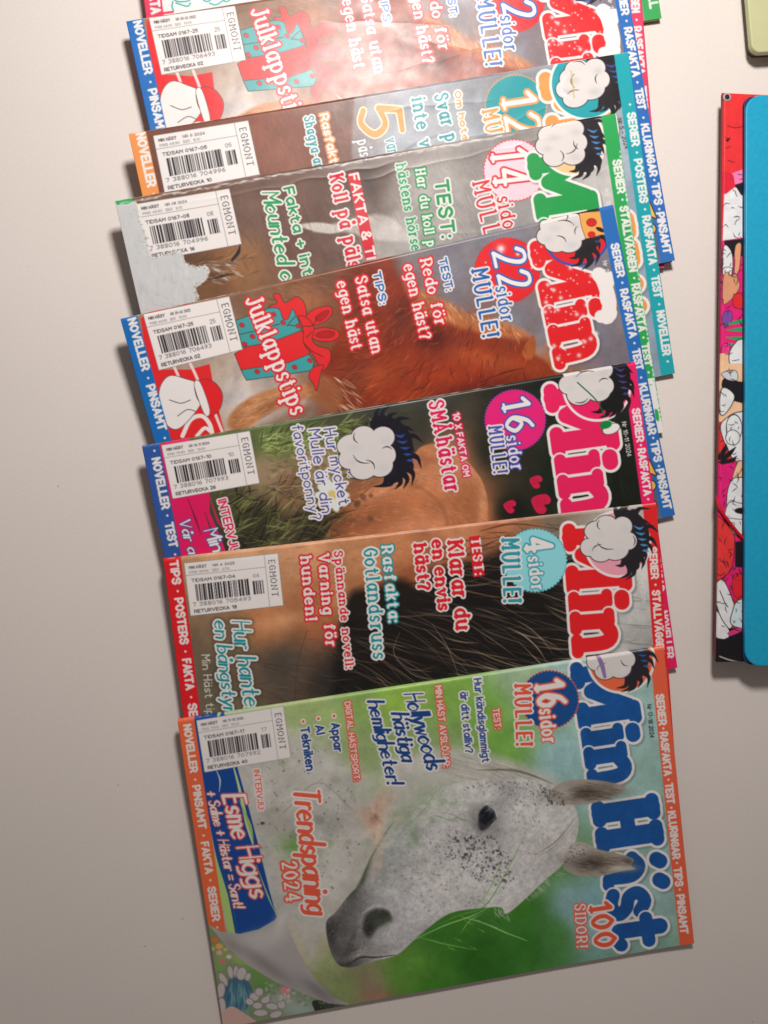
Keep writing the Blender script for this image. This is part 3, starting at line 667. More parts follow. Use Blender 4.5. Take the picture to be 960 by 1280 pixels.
    s.poly([(277, 1268), (284, 1260), (292, 1258), (305, 1266), (322, 1278), (330, 1292), (276, 1296)], (176, 140, 126), soft=1); s.cur = None
    s.part('printed_curl')
    s.poly(Zc((152, 318), (200, 345), (270, 352), (340, 335), (400, 300), (438, 248), (450, 330), (490, 420), (550, 520), (620, 590), (692, 622), (600, 612), (510, 577), (400, 530), (300, 470), (220, 400)), (150, 139, 131), smooth=False, soft=1)
    s.cur = None
    for x, y, rx, ry, a, c, al in ((330, 1180, 34, 10, -25, (172, 160, 150), .55), (352, 1150, 8, 18, 20, (184, 172, 162), .8), (320, 1172, 40, 9, -18, (176, 164, 154), .5), (335, 1208, 44, 8, 35, (116, 105, 99), .75), (400, 1240, 30, 8, 35, (104, 95, 91), .7), (290, 1182, 16, 7, 38, (120, 110, 102), .6)): s.glow(x, y, rx, ry, c, a, al)
    s.ids[:] = s.ids
    return s


def cover_mane():           # brown horse seen close, black mane
    s = Sheet(PLACE[6][5], ML, MW, (206, 193, 186), region=(196, 618, 856, 1016))
    s.wash([(300, 700, (196, 145, 108)), (380, 690, (198, 142, 104)), (420, 740, (180, 118, 78)), (330, 780, (178, 116, 76)), (400, 770, (165, 98, 62)), (290, 800, (120, 98, 76)), (270, 850, (102, 90, 72)), (350, 830, (84, 72, 62)), (250, 880, (112, 98, 80)),
            (460, 700, (192, 132, 92)), (500, 690, (186, 122, 82)), (480, 735, (140, 78, 48)), (520, 720, (150, 82, 52)), (560, 695, (160, 92, 60)), (570, 665, (196, 130, 92)), (620, 655, (180, 112, 76)), (660, 650, (150, 104, 74)), (690, 650, (120, 100, 84)), (545, 735, (60, 40, 32)), (600, 750, (36, 29, 27)), (640, 700, (60, 44, 36)), (660, 740, (32, 27, 26)), (560, 800, (36, 30, 28)),
            (500, 830, (34, 28, 26)), (440, 800, (66, 50, 42)), (420, 850, (52, 46, 42)), (640, 820, (30, 26, 25)), (700, 780, (40, 34, 32)), (700, 690, (150, 140, 130)), (745, 690, (196, 186, 178)), (780, 760, (186, 178, 171)), (750, 800, (168, 160, 154)), (730, 770, (90, 82, 78)), (800, 700, (200, 192, 184)), (400, 950, (40, 36, 33)), (700, 950, (40, 36, 33))], 38)
    br = [(204, 150, 112), (150, 92, 60), (176, 116, 78), (120, 70, 45)]
    s.hairs(260, [(230, 700), (560, 660), (690, 640), (640, 680), (540, 710), (420, 790), (330, 800), (250, 790)], lambda x, y: -10, 14, br, .45, .35)
    s.glow(360, 775, 50, 10, (208, 150, 108), -14, .6)
    for p in (((520, 705), (600, 690), (660, 660)), ((545, 700), (560, 682), (580, 676), (640, 670)), ((600, 664), (640, 655), (690, 660)), ((470, 745), (520, 728), (550, 715))): s.line(p, [.3, 1.2, .8, .3], (92, 46, 28), 1.4, alpha=.8)
    s.poly([(437, 742), (470, 735), (500, 724), (530, 736), (545, 713), (600, 700), (690, 674), (716, 690), (728, 740), (734, 870), (440, 890), (418, 850), (426, 790)], (26, 22, 21), soft=12, mark=False, alpha=.92)
    s.hairs(60, [(540, 680), (690, 655), (715, 690), (560, 715)], 160, 40, [(150, 96, 64), (90, 56, 40), (60, 40, 32)], .7, .7)
    mane = [(520, 735), (560, 705), (620, 690), (700, 670), (726, 720), (735, 800), (730, 850), (430, 870), (400, 830), (430, 770)]
    s.hairs(620, mane, lambda x, y: 8 + (y - 740) * .12, 70, [(20, 17, 17), (28, 23, 22), (14, 12, 12), (52, 42, 36)], .9, .6, .35, .14)
    s.hairs(190, mane, lambda x, y: 10 + (y - 740) * .13, 80, [(104, 84, 68), (128, 104, 84), (84, 66, 54)], .62, .7, .4, .16)
    s.hairs(34, [(500, 790), (720, 740), (725, 850), (520, 860)], lambda x, y: 22, 70, [(182, 154, 128), (150, 124, 102)], .65, .75, .7, .2)
    s.hairs(40, [(600, 660), (700, 650), (715, 680), (620, 690)], 22, 50, [(70, 44, 30), (140, 100, 74), (40, 30, 26)], .5, .7, .4, .15)
    for p in (((500, 790), (492, 815), (510, 835), (540, 840)), ((495, 825), (520, 845), (560, 852)), ((540, 780), (560, 810), (575, 850)), ((640, 790), (680, 800), (700, 812)), ((700, 700), (716, 690), (724, 676))): s.line(p, [.2, .6, .2], (150, 124, 102), .9, alpha=.7)
    s.hairs(60, [(330, 800), (430, 790), (440, 850), (300, 880)], 5, 40, [(66, 54, 46), (110, 92, 78), (52, 42, 38)], .5, .5)
    s.line([(384, 788), (372, 830), (368, 880)], .5, (60, 50, 44), alpha=.5)
    s.glow(776, 775, 24, 70, (188, 180, 173), 0, .85); s.glow(790, 700, 20, 40, (196, 188, 180), 0, .6)
    s.grain()
    s.title((702, 652), (.074, .997), 1.03, (208, 34, 38), (220, 210, 203), 'Minh')
    s.text('Nr 4 2025', (800, 724), (803, 752), 4.2, 'sans', (206, 196, 190), (), 'issue_number')
    s.banner(False, 8.8, (205, 30, 38), [('TIPS', 701, 731), ('*', 739.5), ('POSTERS', 748, 806), ('*', 815), ('FAKTA', 824, 863), ('*', 872), ('SERIER', 880, 926)], 3.3, 3.7)
    s.banner(True, 7.6, (206, 38, 40), [('SERIER', 684, 724), ('*', 731.5), ('STALLVÄGGEN', 738, 818), ('*', 826), ('TEST', 834, 860)], 5.6, 3.6)
    s.label((230.3, 704.2), (347.2, 691.8), (354, 756.5), (238.3, 769.7), '0167-04', '18', '04', '7 388016 705493', 'PRIS 59:90 (SEK) 6:70 €', 'NR 4 2025', paper=(216, 205, 198))
    W_ = (232, 222, 214); R_ = (200, 34, 42); tl = (24, 132, 136)
    s.text('hunden!', (376, 696), (383.5, 775), 12.5, 'slabb', W_, ((2, R_),)); s.text('Varning för', (398, 693), (408, 808), 12.5, 'slabb', W_, ((2, R_),)); s.text('Spännande novell:', (418, 690), (432.5, 835), 9.5, 'slabb', R_, ((1.8, W_),))
    s.text('Gotlandsruss', (455, 687), (467, 823), 16, 'slab', tl, ((2.3, W_),), r=.085); s.text('Rasfakta:', (477.5, 683), (487, 777), 13, 'slabb', W_, ((1.8, tl),))
    s.text('häst?', (518, 681), (524, 737), 14, 'fat', R_, ((2, W_),)); s.text('en envis', (540, 677), (548.5, 762), 14, 'fat', R_, ((2, W_),)); s.text('Klarar du', (560.5, 677), (571, 786), 17, 'fat', R_, ((2.2, W_),), r=.125)
    s.part('headline'); s.poly([(586, 671), (600, 669), (606, 719), (592, 722)], R_, smooth=False); s.cur = None
    s.text('TEST:', (589.3, 673), (594.5, 718), 10.5, 'slabb', W_, part=None)
    s.badge(669, 700.5, 38, (134, 190, 192), (84, 150, 156))
    s.text('4', (656.5, 673), (658.5, 691), 32, 'slabb', W_, ((2, (60, 146, 156)),), 'badge_text', r=.1); s.text('sidor', (660.5, 697), (665.5, 738), 15, 'slab', W_, ((1.6, (60, 146, 156)),), 'badge_text', r=.1); s.text('MULLE!', (628, 674), (631, 752), 20, 'slabb', (44, 136, 148), ((2, W_),), 'badge_text', r=.1)
    s.text('Hur hantera', (290, 777), (310, 905), 22, 'brush', tl, ((2.2, W_),), r=.07, halo=(3, (60, 50, 40), .4)); s.text('en bångstyrig', (268, 777), (282, 905), 18, 'brush', tl, ((2.2, W_),), r=.075, halo=(3, (60, 50, 40), .4)); s.text('Min Häst tipsar', (252, 819), (261, 916), 10, 'hand', (206, 196, 182))
    s.roundel(772, 680, 39, (214, 140, 152), (220, 210, 203)); s.splash(770, 676, 1.0, -6, blue=(70, 130, 170), seed=5)
    return s


def cover_meadow():         # pony grazing, dark ground
    s = Sheet(PLACE[5][5], ML, MW, (210, 198, 191), region=(168, 440, 852, 846))
    s.wash([(340, 545, (96, 108, 60)), (300, 560, (80, 92, 52)), (380, 535, (74, 84, 50)), (330, 590, (150, 124, 96)), (400, 570, (146, 124, 100)), (360, 610, (140, 100, 72)), (290, 640, (70, 68, 44)), (330, 650, (58, 56, 38)), (400, 655, (46, 42, 34)), (300, 690, (50, 46, 36)), (420, 520, (66, 66, 48)), (480, 510, (58, 58, 48)), (540, 500, (54, 54, 46)),
            (520, 540, (60, 56, 46)), (480, 640, (176, 112, 74)), (440, 640, (150, 92, 60)), (540, 620, (190, 120, 82)), (590, 640, (184, 116, 78)), (590, 670, (170, 104, 70)), (560, 570, (150, 100, 72)), (620, 560, (34, 38, 30)), (640, 520, (30, 33, 28)), (640, 640, (24, 30, 24)), (700, 600, (22, 34, 24)), (760, 560, (24, 32, 26)), (700, 490, (30, 33, 29)), (780, 620, (20, 30, 24)), (600, 800, (30, 34, 28))], 34)
    pony = Z(340, 480, 3.2)((215, 615), (250, 545), (330, 470), (420, 405), (520, 385), (560, 300), (600, 250), (680, 240), (760, 290), (830, 370), (860, 450), (862, 530), (840, 640), (200, 660))
    pr = s.poly(pony, (184, 116, 78), soft=1.6, mark=False)
    for x, y, rx, ry, a, c, al in ((470, 625, 40, 26, -30, (164, 98, 64), .7), (560, 590, 34, 22, 20, (202, 134, 96), .7), (590, 650, 16, 40, 5, (150, 90, 58), .7), (530, 660, 50, 14, -8, (204, 140, 104), .6), (425, 660, 14, 22, 0, (110, 66, 42), .8)): s.glow(x, y, rx, ry, c, a, al)
    s.clip_to(pr)
    for x, y, rx, ry, a, c, al in ((604, 630, 6, 44, 4, (214, 150, 112), .6), (585, 585, 22, 8, 40, (214, 148, 110), .6), (540, 575, 26, 10, 0, (150, 92, 62), .6), (480, 612, 50, 8, -20, (206, 142, 104), .6), (450, 655, 40, 14, -15, (140, 82, 52), .7), (520, 630, 30, 16, 0, (172, 104, 66), .6), (572, 640, 12, 40, 10, (160, 96, 60), .5), (420, 640, 14, 30, 10, (96, 60, 40), .7)): s.glow(x, y, rx, ry, c, a, al)
    s.line([(500, 606), (530, 612), (556, 640), (560, 680)], [.5, 2, 2, .5], (140, 84, 54), 5, alpha=.5)
    s.hairs(520, pony, lambda x, y: -20 + (x - 430) * .35, 10, [(214, 150, 112), (142, 86, 56), (172, 106, 70), (196, 128, 90)], .5, .5)
    s.clip_to(None)
    s.hairs(60, [(420, 606), (500, 596), (520, 606), (430, 628)], -30, 12, [(200, 136, 98), (120, 76, 50)], .5, .6)
    s.specks(12, [(440, 620), (470, 618), (465, 650), (430, 660)], 3.2, [(96, 66, 46)], .7, 2)
    s.hairs(420, [(320, 545), (470, 520), (450, 560), (330, 575)], lambda x, y: -20 if x < 400 else 10, 20, [(132, 144, 76), (86, 98, 48), (40, 42, 28), (164, 168, 108)], .75, .8, .5, .5)
    s.hairs(420, [(270, 620), (420, 590), (425, 640), (400, 690), (280, 692)], lambda x, y: -25, 26, [(120, 122, 68), (36, 32, 24), (150, 144, 96), (24, 22, 18), (92, 84, 54)], .7, .8, .5, .6)
    s.hairs(130, [(330, 575), (440, 556), (420, 612), (335, 622)], 8, 22, [(176, 152, 124), (108, 86, 66), (140, 116, 92)], .8, .5)
    s.hairs(60, [(380, 560), (440, 550), (430, 600), (390, 600)], 80, 22, [(176, 150, 122), (120, 96, 76)], .6, .5)
    s.specks(60, [(330, 580), (430, 560), (410, 610), (340, 620)], 2.5, [(176, 150, 120), (120, 90, 66), (90, 84, 56)], .5, 3)
    s.hairs(70, [(640, 480), (790, 470), (790, 640), (640, 640)], 80, 18, [(34, 54, 34), (18, 24, 20), (44, 62, 40)], 1.2, .35, soft=4)
    s.grain()
    s.part('interview_patch')
    s.poly([(196, 560), (204, 553), (236, 547), (240, 556), (262, 606), (262, 640), (275, 670), (286, 700), (200, 700)], (208, 28, 88), smooth=False); s.cur = None
    s.line([(234, 622), (245, 650), (251, 668)], [.3, 1.3, .3], (120, 30, 60)); s.line([(256, 640), (266, 668), (276, 690)], [.3, 1.4, .3], (84, 56, 50)); s.line([(262, 620), (272, 650), (280, 662)], [.4, 1.5, .3], (190, 36, 84))
    s.title((678, 478), (.136, .99), 1.07, (214, 34, 88), (224, 214, 207), 'Minh', shadow=(10, 12, 10))
    s.text('Nr 10-11 2024', (777.5, 528), (784, 570.5), 5, 'sans', (226, 216, 208), (), 'issue_number')
    s.banner(False, 8.8, (48, 82, 142), [('*', 564), ('NOVELLER', 573, 637), ('*', 645), ('TEST', 654, 685), ('*', 693.5), ('FAKTA', 702, 738)], 3.9, 3.7)
    s.banner(True, 7.2, (216, 32, 92), [('SERIER', 511, 553), ('*', 557), ('RASFAKTA', 561, 620), ('*', 624.5), ('TEST', 632, 664), ('*', 668), ('KLURINGAR', 676, 740), ('*', 757), ('NOVELLER', 764, 823)], 5.0, 3.6)
    s.label((202, 556.9), (311.9, 538.9), (324.2, 603.7), (216.2, 623.2), '0167-10', '26', '10', '7 388016 707993', 'PRIS 79:90 (SEK) 13:00 €', 'NR 10-11 2024', paper=(222, 212, 205))
    W_ = (232, 223, 216); P_ = (204, 28, 78); nv = (62, 70, 138)
    s.text('Vår a', (224, 651), (236, 692), 13, 'brush', W_, ((1.2, (70, 70, 130)),), r=.09); s.text('Min', (255, 664), (267, 690), 17, 'brush', W_, ((1.2, (70, 70, 130)),), r=.09)
    s.text('INTERVJU:', (273, 626), (290.5, 694), 9.5, 'narrow', P_, ((1.7, W_),), r=.11)
    for i in range(10):
        a = i * .628; s.disc(415 + math.cos(a) * 12, 619 + math.sin(a) * 12, 10, 5, (206, 204, 206), ang=math.degrees(a), soft=1.6)
    s.disc(415, 619, 6, 6, (200, 176, 110), soft=2)
    ho = ((2.1, W_),)
    s.text('Hur mycket', (405, 537), (424.5, 631), 14, 'hand', nv, ho); s.text('Mulle är din', (386, 538), (403, 641), 14, 'hand', nv, ho); s.text('favoritponny?', (365, 533), (389, 650), 13, 'hand', nv, ho)
    s.text('TEST:', (431.5, 568), (436, 595.5), 7.4, 'bold', nv, ((1.3, W_),))
    s.text('SMÅ', (536.5, 504), (544, 541), 17, 'slabb', P_, ((2, W_),), r=.1); s.text('hästar', (546, 549), (557.5, 615), 18, 'slabb', P_, ((2, W_),), r=.1); s.text('10 X FAKTA OM', (566.5, 517), (580, 595.5), 7.2, 'bold', W_, ((1.6, P_),))
    # plain white patch with a dark fringe where the sticker sits
    s.part('sticker')
    Zs = Z(340, 480, 3.2)
    s.cur = None; s.splash(470, 566, 1.12, -12, dark=(24, 24, 34), blue=(48, 72, 140), pale=(226, 217, 211), seed=44); s.parts[-1] = 'sticker'
    s.cur = None
    s.badge(644, 525, 36.5, (212, 34, 108), (120, 60, 140), 60)
    s.text('16', (627.5, 499), (635, 540), 32, 'slabb', W_, ((2, (70, 72, 150)),), 'badge_text', r=.085); s.text('sidor', (633, 546), (639.5, 588), 15, 'slab', W_, ((1.6, (70, 72, 150)),), 'badge_text', r=.08); s.text('MULLE!', (611, 534), (618, 591), 16, 'slabb', (72, 78, 152), ((1.9, W_),), 'badge_text', r=.085)
    for x, y, q, a in ((670, 602, 8.5, 20), (637.5, 633, 8.5, 15), (676, 629, 13, 25)):
        c, n = math.cos(math.radians(a)), math.sin(math.radians(a)); s.part('heart')
        pts = [(0, q), (-q * .95, q * .05), (-q * .8, -q * .65), (-q * .3, -q * .75), (0, -q * .35), (q * .3, -q * .75), (q * .8, -q * .65), (q * .95, q * .05)]
        # tip towards the foot of the paper
        s.poly([(x - (u * n + v * c), y + (u * c - v * n)) for u, v in pts], (196, 30, 70)); s.cur = None
        for i in range(4): s.line([(x - q * .5 + i * q * .3, y - q * .5), (x - q * .4 + i * q * .25, y + q * .4)], .3, (150, 24, 54))
    s.roundel(746, 484, 40, (216, 32, 92), (228, 219, 212)); s.splash(744, 478, 1.05, -4, dark=(26, 24, 26), blue=(70, 60, 110), seed=8)
    s.line([(722, 478), (745, 500), (756, 520)], .8, (40, 90, 50))
    s.part('roundel'); s.disc(764, 536, 11, 6, (232, 206, 196), ang=-20, mark=True, outline=(.6, DARK)); s.disc(757, 531, 8, 5, (24, 120, 60), ang=-15, mark=True); s.cur = None
    return s


def cover_xmas():           # chestnut horse in the snow; two copies lie in the row
    s = Sheet(PLACE[4][5], ML, MW, (216, 205, 198), region=(142, 246, 852, 806))
    s.wash([(320, 385, (126, 92, 70)), (360, 380, (138, 92, 64)), (310, 440, (180, 160, 145)), (340, 480, (170, 150, 134)), (300, 500, (196, 180, 166)), (310, 540, (190, 160, 134)), (390, 380, (150, 92, 60)), (420, 420, (136, 76, 48)), (400, 350, (120, 80, 58)), (440, 360, (116, 54, 34)), (470, 330, (112, 54, 38)), (460, 400, (132, 60, 36)), (480, 450, (150, 64, 34)), (420, 470, (126, 76, 48)), (440, 500, (120, 62, 38)), (520, 470, (150, 52, 28)), (540, 430, (120, 40, 24)), (500, 380, (104, 44, 28)),
            (600, 430, (158, 66, 34)), (600, 470, (130, 40, 22)), (650, 460, (164, 82, 46)), (680, 450, (172, 104, 62)), (520, 320, (128, 118, 118)), (560, 330, (122, 117, 124)), (560, 370, (124, 114, 116)), (640, 400, (118, 113, 120)), (690, 420, (120, 115, 122)), (740, 420, (118, 111, 118)), (740, 330, (122, 115, 122)), (650, 290, (126, 120, 126)), (600, 290, (124, 119, 125)), (780, 480, (112, 108, 116)), (800, 600, (100, 96, 108)), (500, 700, (130, 110, 100))], 30)
    for i in range(26): s.glow(s.rng.uniform(500, 780), s.rng.uniform(270, 440), 10, 16, [(136, 130, 136), (108, 104, 112), (142, 132, 130)][i % 3], 10, .4)
    body = [(452, 315), (485, 322), (500, 350), (528, 368), (556, 382), (580, 398), (620, 404), (658, 420), (664, 440), (690, 460), (690, 500), (420, 540), (400, 480), (430, 400), (440, 350)]
    s.poly(body, (134, 48, 25), soft=6, mark=False, alpha=.88)
    s.poly([(505, 350), (530, 364), (560, 376), (585, 392), (625, 400), (660, 416), (650, 424), (610, 418), (570, 408), (540, 395), (515, 378)], (186, 118, 72), soft=7, mark=False, alpha=.75)
    s.poly([(690, 440), (680, 430), (705, 428), (712, 445), (708, 462), (690, 462)], (176, 124, 84), soft=2, mark=False); s.poly([(652, 442), (660, 425), (668, 420), (669, 440), (662, 450)], (156, 84, 44), soft=1.5, mark=False)
    for x, y, rx, ry, a, c, al in ((500, 400, 14, 30, 20, (84, 32, 20), .6), (470, 470, 40, 14, -20, (176, 84, 44), .6), (560, 470, 40, 22, 0, (170, 62, 30), .6), (610, 450, 50, 12, 12, (182, 88, 46), .6), (540, 425, 20, 14, 0, (74, 24, 16), .7), (585, 488, 60, 10, -6, (96, 28, 16), .7), (455, 350, 14, 30, 10, (96, 40, 26), .6), (520, 500, 40, 14, -10, (178, 72, 34), .5), (440, 478, 16, 30, 20, (100, 52, 34), .5)): s.glow(x, y, rx, ry, c, a, al)
    s.hairs(520, [(455, 320), (500, 352), (560, 395), (650, 425), (690, 462), (500, 500), (420, 520), (440, 400)], lambda x, y: 160 - (x - 450) * .35, 16, [(156, 68, 34), (100, 34, 19), (136, 52, 27), (184, 92, 50), (70, 25, 15)], .65, .6, .4, .3)
    s.glow(318, 512, 14, 8, (226, 190, 156), -25, .7); s.glow(352, 494, 20, 6, (150, 96, 62), -15, .7)
    s.hairs(150, [(508, 350), (560, 374), (655, 412), (648, 419), (560, 394), (515, 370)], lambda x, y: 70, 13, [(222, 166, 116), (190, 122, 74), (140, 70, 38), (160, 86, 48)], .6, .7, .35, .4)
    s.hairs(60, [(682, 430), (710, 430), (710, 462), (685, 460)], 50, 10, [(206, 156, 112), (140, 92, 60)], .5, .6)
    s.hairs(90, [(400, 470), (440, 470), (450, 520), (420, 520)], 40, 18, [(206, 166, 130), (120, 76, 50), (230, 205, 184)], .5, .6)
    s.line([(600, 478), (630, 466), (655, 460)], [.3, 1.0, .3], (88, 30, 18), 1.2, alpha=.8)
    leg = [(284, 528), (300, 505), (335, 488), (380, 482), (395, 492), (360, 505), (330, 520), (300, 540)]
    for i in range(30): s.glow(s.rng.uniform(285, 400), s.rng.uniform(440, 530), s.rng.uniform(4, 9), s.rng.uniform(6, 14), [(206, 194, 190), (150, 134, 128), (172, 160, 160)][i % 3], s.rng.uniform(0, 90), .45)
    s.poly([(300, 548), (330, 528), (372, 512), (410, 500), (420, 530), (380, 545)], (128, 98, 84), soft=9, mark=False, alpha=.7)
    lr = s.poly(leg, (178, 118, 78), soft=5, mark=False); s.glow(318, 510, 20, 5, (214, 162, 118), -28, .8); s.glow(360, 490, 26, 5, (200, 142, 98), -12, .7); s.glow(340, 506, 30, 5, (134, 84, 56), -22, .7); s.hairs(190, leg, -25, 9, [(222, 170, 126), (140, 88, 58), (176, 116, 76)], .5, .6)
    s.poly([(385, 478), (410, 470), (425, 490), (420, 515), (395, 505)], (150, 92, 58), soft=7, mark=False, alpha=.8)
    s.hairs(60, [(310, 355), (430, 335), (430, 370), (320, 385)], 10, 14, [(160, 120, 92), (92, 62, 46)], .5, .5)
    s.grain()
    # red striped wrapping at the foot
    s.part('gift_wrap')
    s.poly([(176, 398), (200, 380), (206, 462), (236, 462), (262, 455), (270, 500), (282, 545), (290, 560), (196, 560)], (214, 40, 44), smooth=False); s.cur = None
    s.line([(185, 386), (215, 380), (226, 379)], [2, 2.4, 1], (214, 40, 50), mark=False); s.disc(232, 379, 2.4, 1.8, (214, 40, 50))
    for p in (((216, 455), (222, 468), (226, 480)), ((238, 455), (246, 472), (252, 490)), ((262, 500), (272, 525), (280, 545))): s.line(p, 1.8, (232, 196, 190), smooth=True)
    s.line([(228, 545), (238, 525), (252, 520), (262, 530), (266, 545)], 2.6, (232, 214, 208)); s.line([(246, 545), (256, 535), (264, 540)], 2.2, (232, 214, 208))
    s.part('gift_wrap')
    s.poly([(200, 485), (212, 470), (232, 474), (246, 480), (252, 500), (240, 520), (222, 536), (208, 530), (200, 510)], (222, 213, 207), outline=(.7, (70, 60, 60)))
    s.poly([(244, 480), (256, 474), (270, 480), (278, 494), (274, 512), (262, 520), (254, 508), (246, 496)], (214, 36, 42), outline=(.7, (70, 60, 60))); s.poly([(243, 482), (250, 478), (262, 512), (256, 518)], (230, 222, 216), outline=(.6, (70, 60, 60))); s.cur = None
    s.line([(212, 500), (226, 504), (238, 500)], .5, (80, 70, 70)); s.line([(222, 520), (234, 512), (244, 514)], .5, (80, 70, 70))
    # presents
    s.part('presents')
    Zg = Z(270, 350, 4.174)
    teal = (62, 150, 148); red = (214, 40, 44); ol = (.8, (60, 48, 46))
    s.poly(Zg((105, 212), (270, 150), (330, 138), (415, 155), (442, 262), (300, 330), (140, 350)), teal, smooth=False, outline=ol)
    s.poly(Zg((132, 468), (300, 440), (480, 385), (510, 420), (502, 470), (160, 522)), teal, smooth=False, outline=ol)
    s.poly(Zg((98, 385), (160, 350), (300, 322), (445, 265), (480, 300), (485, 385), (380, 428), (132, 468)), red, smooth=False, outline=ol)
    s.poly(Zg((300, 80), (330, 75), (360, 120), (420, 88), (458, 120), (470, 190), (440, 220), (400, 150), (375, 200), (350, 200), (330, 150), (275, 140), (320, 120)), red, outline=ol)
    s.poly(Zg((470, 190), (520, 150), (590, 138), (606, 165), (575, 210), (510, 236), (470, 225)), red, outline=ol); s.poly(Zg((500, 262), (560, 250), (630, 262), (640, 295), (600, 318), (530, 315), (490, 290)), red, outline=ol)
    s.poly(Zg((520, 195), (560, 165), (590, 160), (575, 190), (540, 215)), (176, 28, 34), outline=(.5, (60, 48, 46))); s.poly(Zg((520, 285), (570, 265), (618, 275), (600, 298), (550, 300)), (176, 28, 34), outline=(.5, (60, 48, 46)))
    s.poly(Zg((430, 190), (475, 200), (510, 250), (500, 310), (530, 345), (590, 365), (595, 420), (560, 470), (530, 430), (500, 380), (460, 330), (455, 250)), red, outline=ol)
    s.poly(Zg((505, 460), (560, 445), (545, 485), (525, 575), (510, 540), (485, 505)), red, outline=ol)
    s.cur = None
    for p in (((455, 240), (500, 238), (530, 195)), ((470, 300), (500, 270)), ((460, 330), (500, 370), (560, 400)), ((370, 240), (395, 210), (415, 190)), ((380, 235), (420, 240)), ((120, 285), (220, 262), (330, 230))): s.line(Zg(*p), .5, (90, 40, 40))
    for x, y in ((135, 235), (190, 295), (350, 222), (430, 240), (150, 335), (215, 478), (410, 455), (490, 420), (300, 180)): s.disc(*Zg((x, y)), 3.2, 2.6, (190, 40, 52), ang=30, outline=(.4, (80, 48, 50)))
    W_ = (234, 225, 218); R_ = (208, 36, 46); B_ = (34, 96, 160)
    s.text('Julklappstips', (306, 374), (364.5, 519), 21, 'fat', W_, ((2.2, R_),), r=.085)
    for b, p, q in (('Satsa utan', (444.5, 348), (465.5, 441)), ('egen häst', (421, 354), (440, 437)), ('Redo för', (525.5, 325), (545, 407)), ('egen häst?', (504.5, 333), (526, 424))): s.text(b, p, q, 13.5, 'fat', W_, ((2.1, R_),), r=.1)
    for b, p, q in (('TIPS:', (466.5, 341), (475, 380)), ('TEST:', (549, 324), (558, 363))): s.text(b, p, q, 8.5, 'bold', B_, ((1.7, W_),))
    s.badge(634, 338, 39, (214, 38, 44), (190, 40, 46), 56)
    for i in range(16): s.glow(634 + s.rng.uniform(-34, 34), 338 + s.rng.uniform(-34, 34), *(2 * [s.rng.choice([.9, 1.2, 2.4])]), (245, 225, 215), alpha=.9)
    s.glow(626, 311, 5, 5, (250, 232, 222))
    s.text('22', (616.5, 317), (626.5, 362), 37, 'slab', W_, ((2.2, (52, 92, 160)),), 'badge_text', r=.075); s.text('sidor', (619.5, 360), (627, 402), 16, 'slab', (52, 96, 160), ((1.9, W_),), 'badge_text', r=.075); s.text('MULLE!', (590, 338), (604.5, 421), 19, 'slabb', (38, 92, 156), ((2.1, W_),), 'badge_text', r=.09)
    s.title((660, 300), (.2, .98), 1.0, (212, 36, 40), (228, 218, 212), 'Minh', snow=True, shadow=(90, 82, 88))
    s.text('Nr 25-26 2022', (753.5, 327), (762.5, 373.5), 4.8, 'sans', (222, 212, 208), (), 'issue_number')
    s.roundel(720, 290, 40, (212, 38, 46), (66, 78, 150)); s.splash(712, 290, .95, -6, seed=12)
    s.part('crown'); Zw = Z(560, 250, 4)
    s.poly(Zw((658, 68), (700, 62), (752, 58), (812, 32), (775, 92), (832, 108), (778, 140), (842, 182), (770, 172), (690, 192), (668, 130)), (220, 158, 84), smooth=False, outline=(.7, (110, 60, 36)))
    s.disc(*Zw((718, 112)), 6, 5, (196, 40, 40), mark=True, outline=(.5, (110, 50, 40))); s.disc(*Zw((718, 172)), 5, 4, (196, 40, 40), mark=True); s.disc(*Zw((762, 148)), 6, 2.5, (40, 34, 36), ang=25, mark=True); s.disc(*Zw((836, 176)), 3, 3, (226, 170, 96), mark=True); s.cur = None
    s.banner(False, 8.4, (24, 104, 168), [('NOVELLER', 399, 464), ('*', 473), ('PINSAMT', 482, 539), ('*', 548), ('FAKTA', 556, 596)], 3.7, 3.7)
    s.banner(True, 7.8, (44, 104, 168), [('SERIER', 305, 347), ('*', 354), ('RASFAKTA', 362, 423), ('*', 429.5), ('TEST', 437, 463), ('*', 472.5), ('KLURINGAR', 480, 544), ('*', 548), ('TIPS', 552, 578), ('*', 583), ('PINSAMT', 587, 637)], 5.2, 3.7)
    s.part('subtitle'); s.poly([(811, 575), (818, 590), (820, 594), (810, 590)], (226, 172, 92), smooth=False, outline=(1.2, DARK)); s.disc(813, 607, 6, 6, (226, 172, 92), mark=True, outline=(1.2, DARK)); s.disc(812, 607, 2.6, 2.6, DARK); s.disc(815, 632, 5, 6, (226, 172, 92), mark=True, outline=(1.0, DARK)); s.cur = None
    s.label((179.2, 392.9), (286.3, 370.8), (302.9, 436.7), (198.8, 462.5), '0167-25', '02', '25', '7 388016 706493', 'PRIS 64:90 (SEK) 10:00 €', 'NR 25-26 2022', paper=(228, 218, 211))
    return s


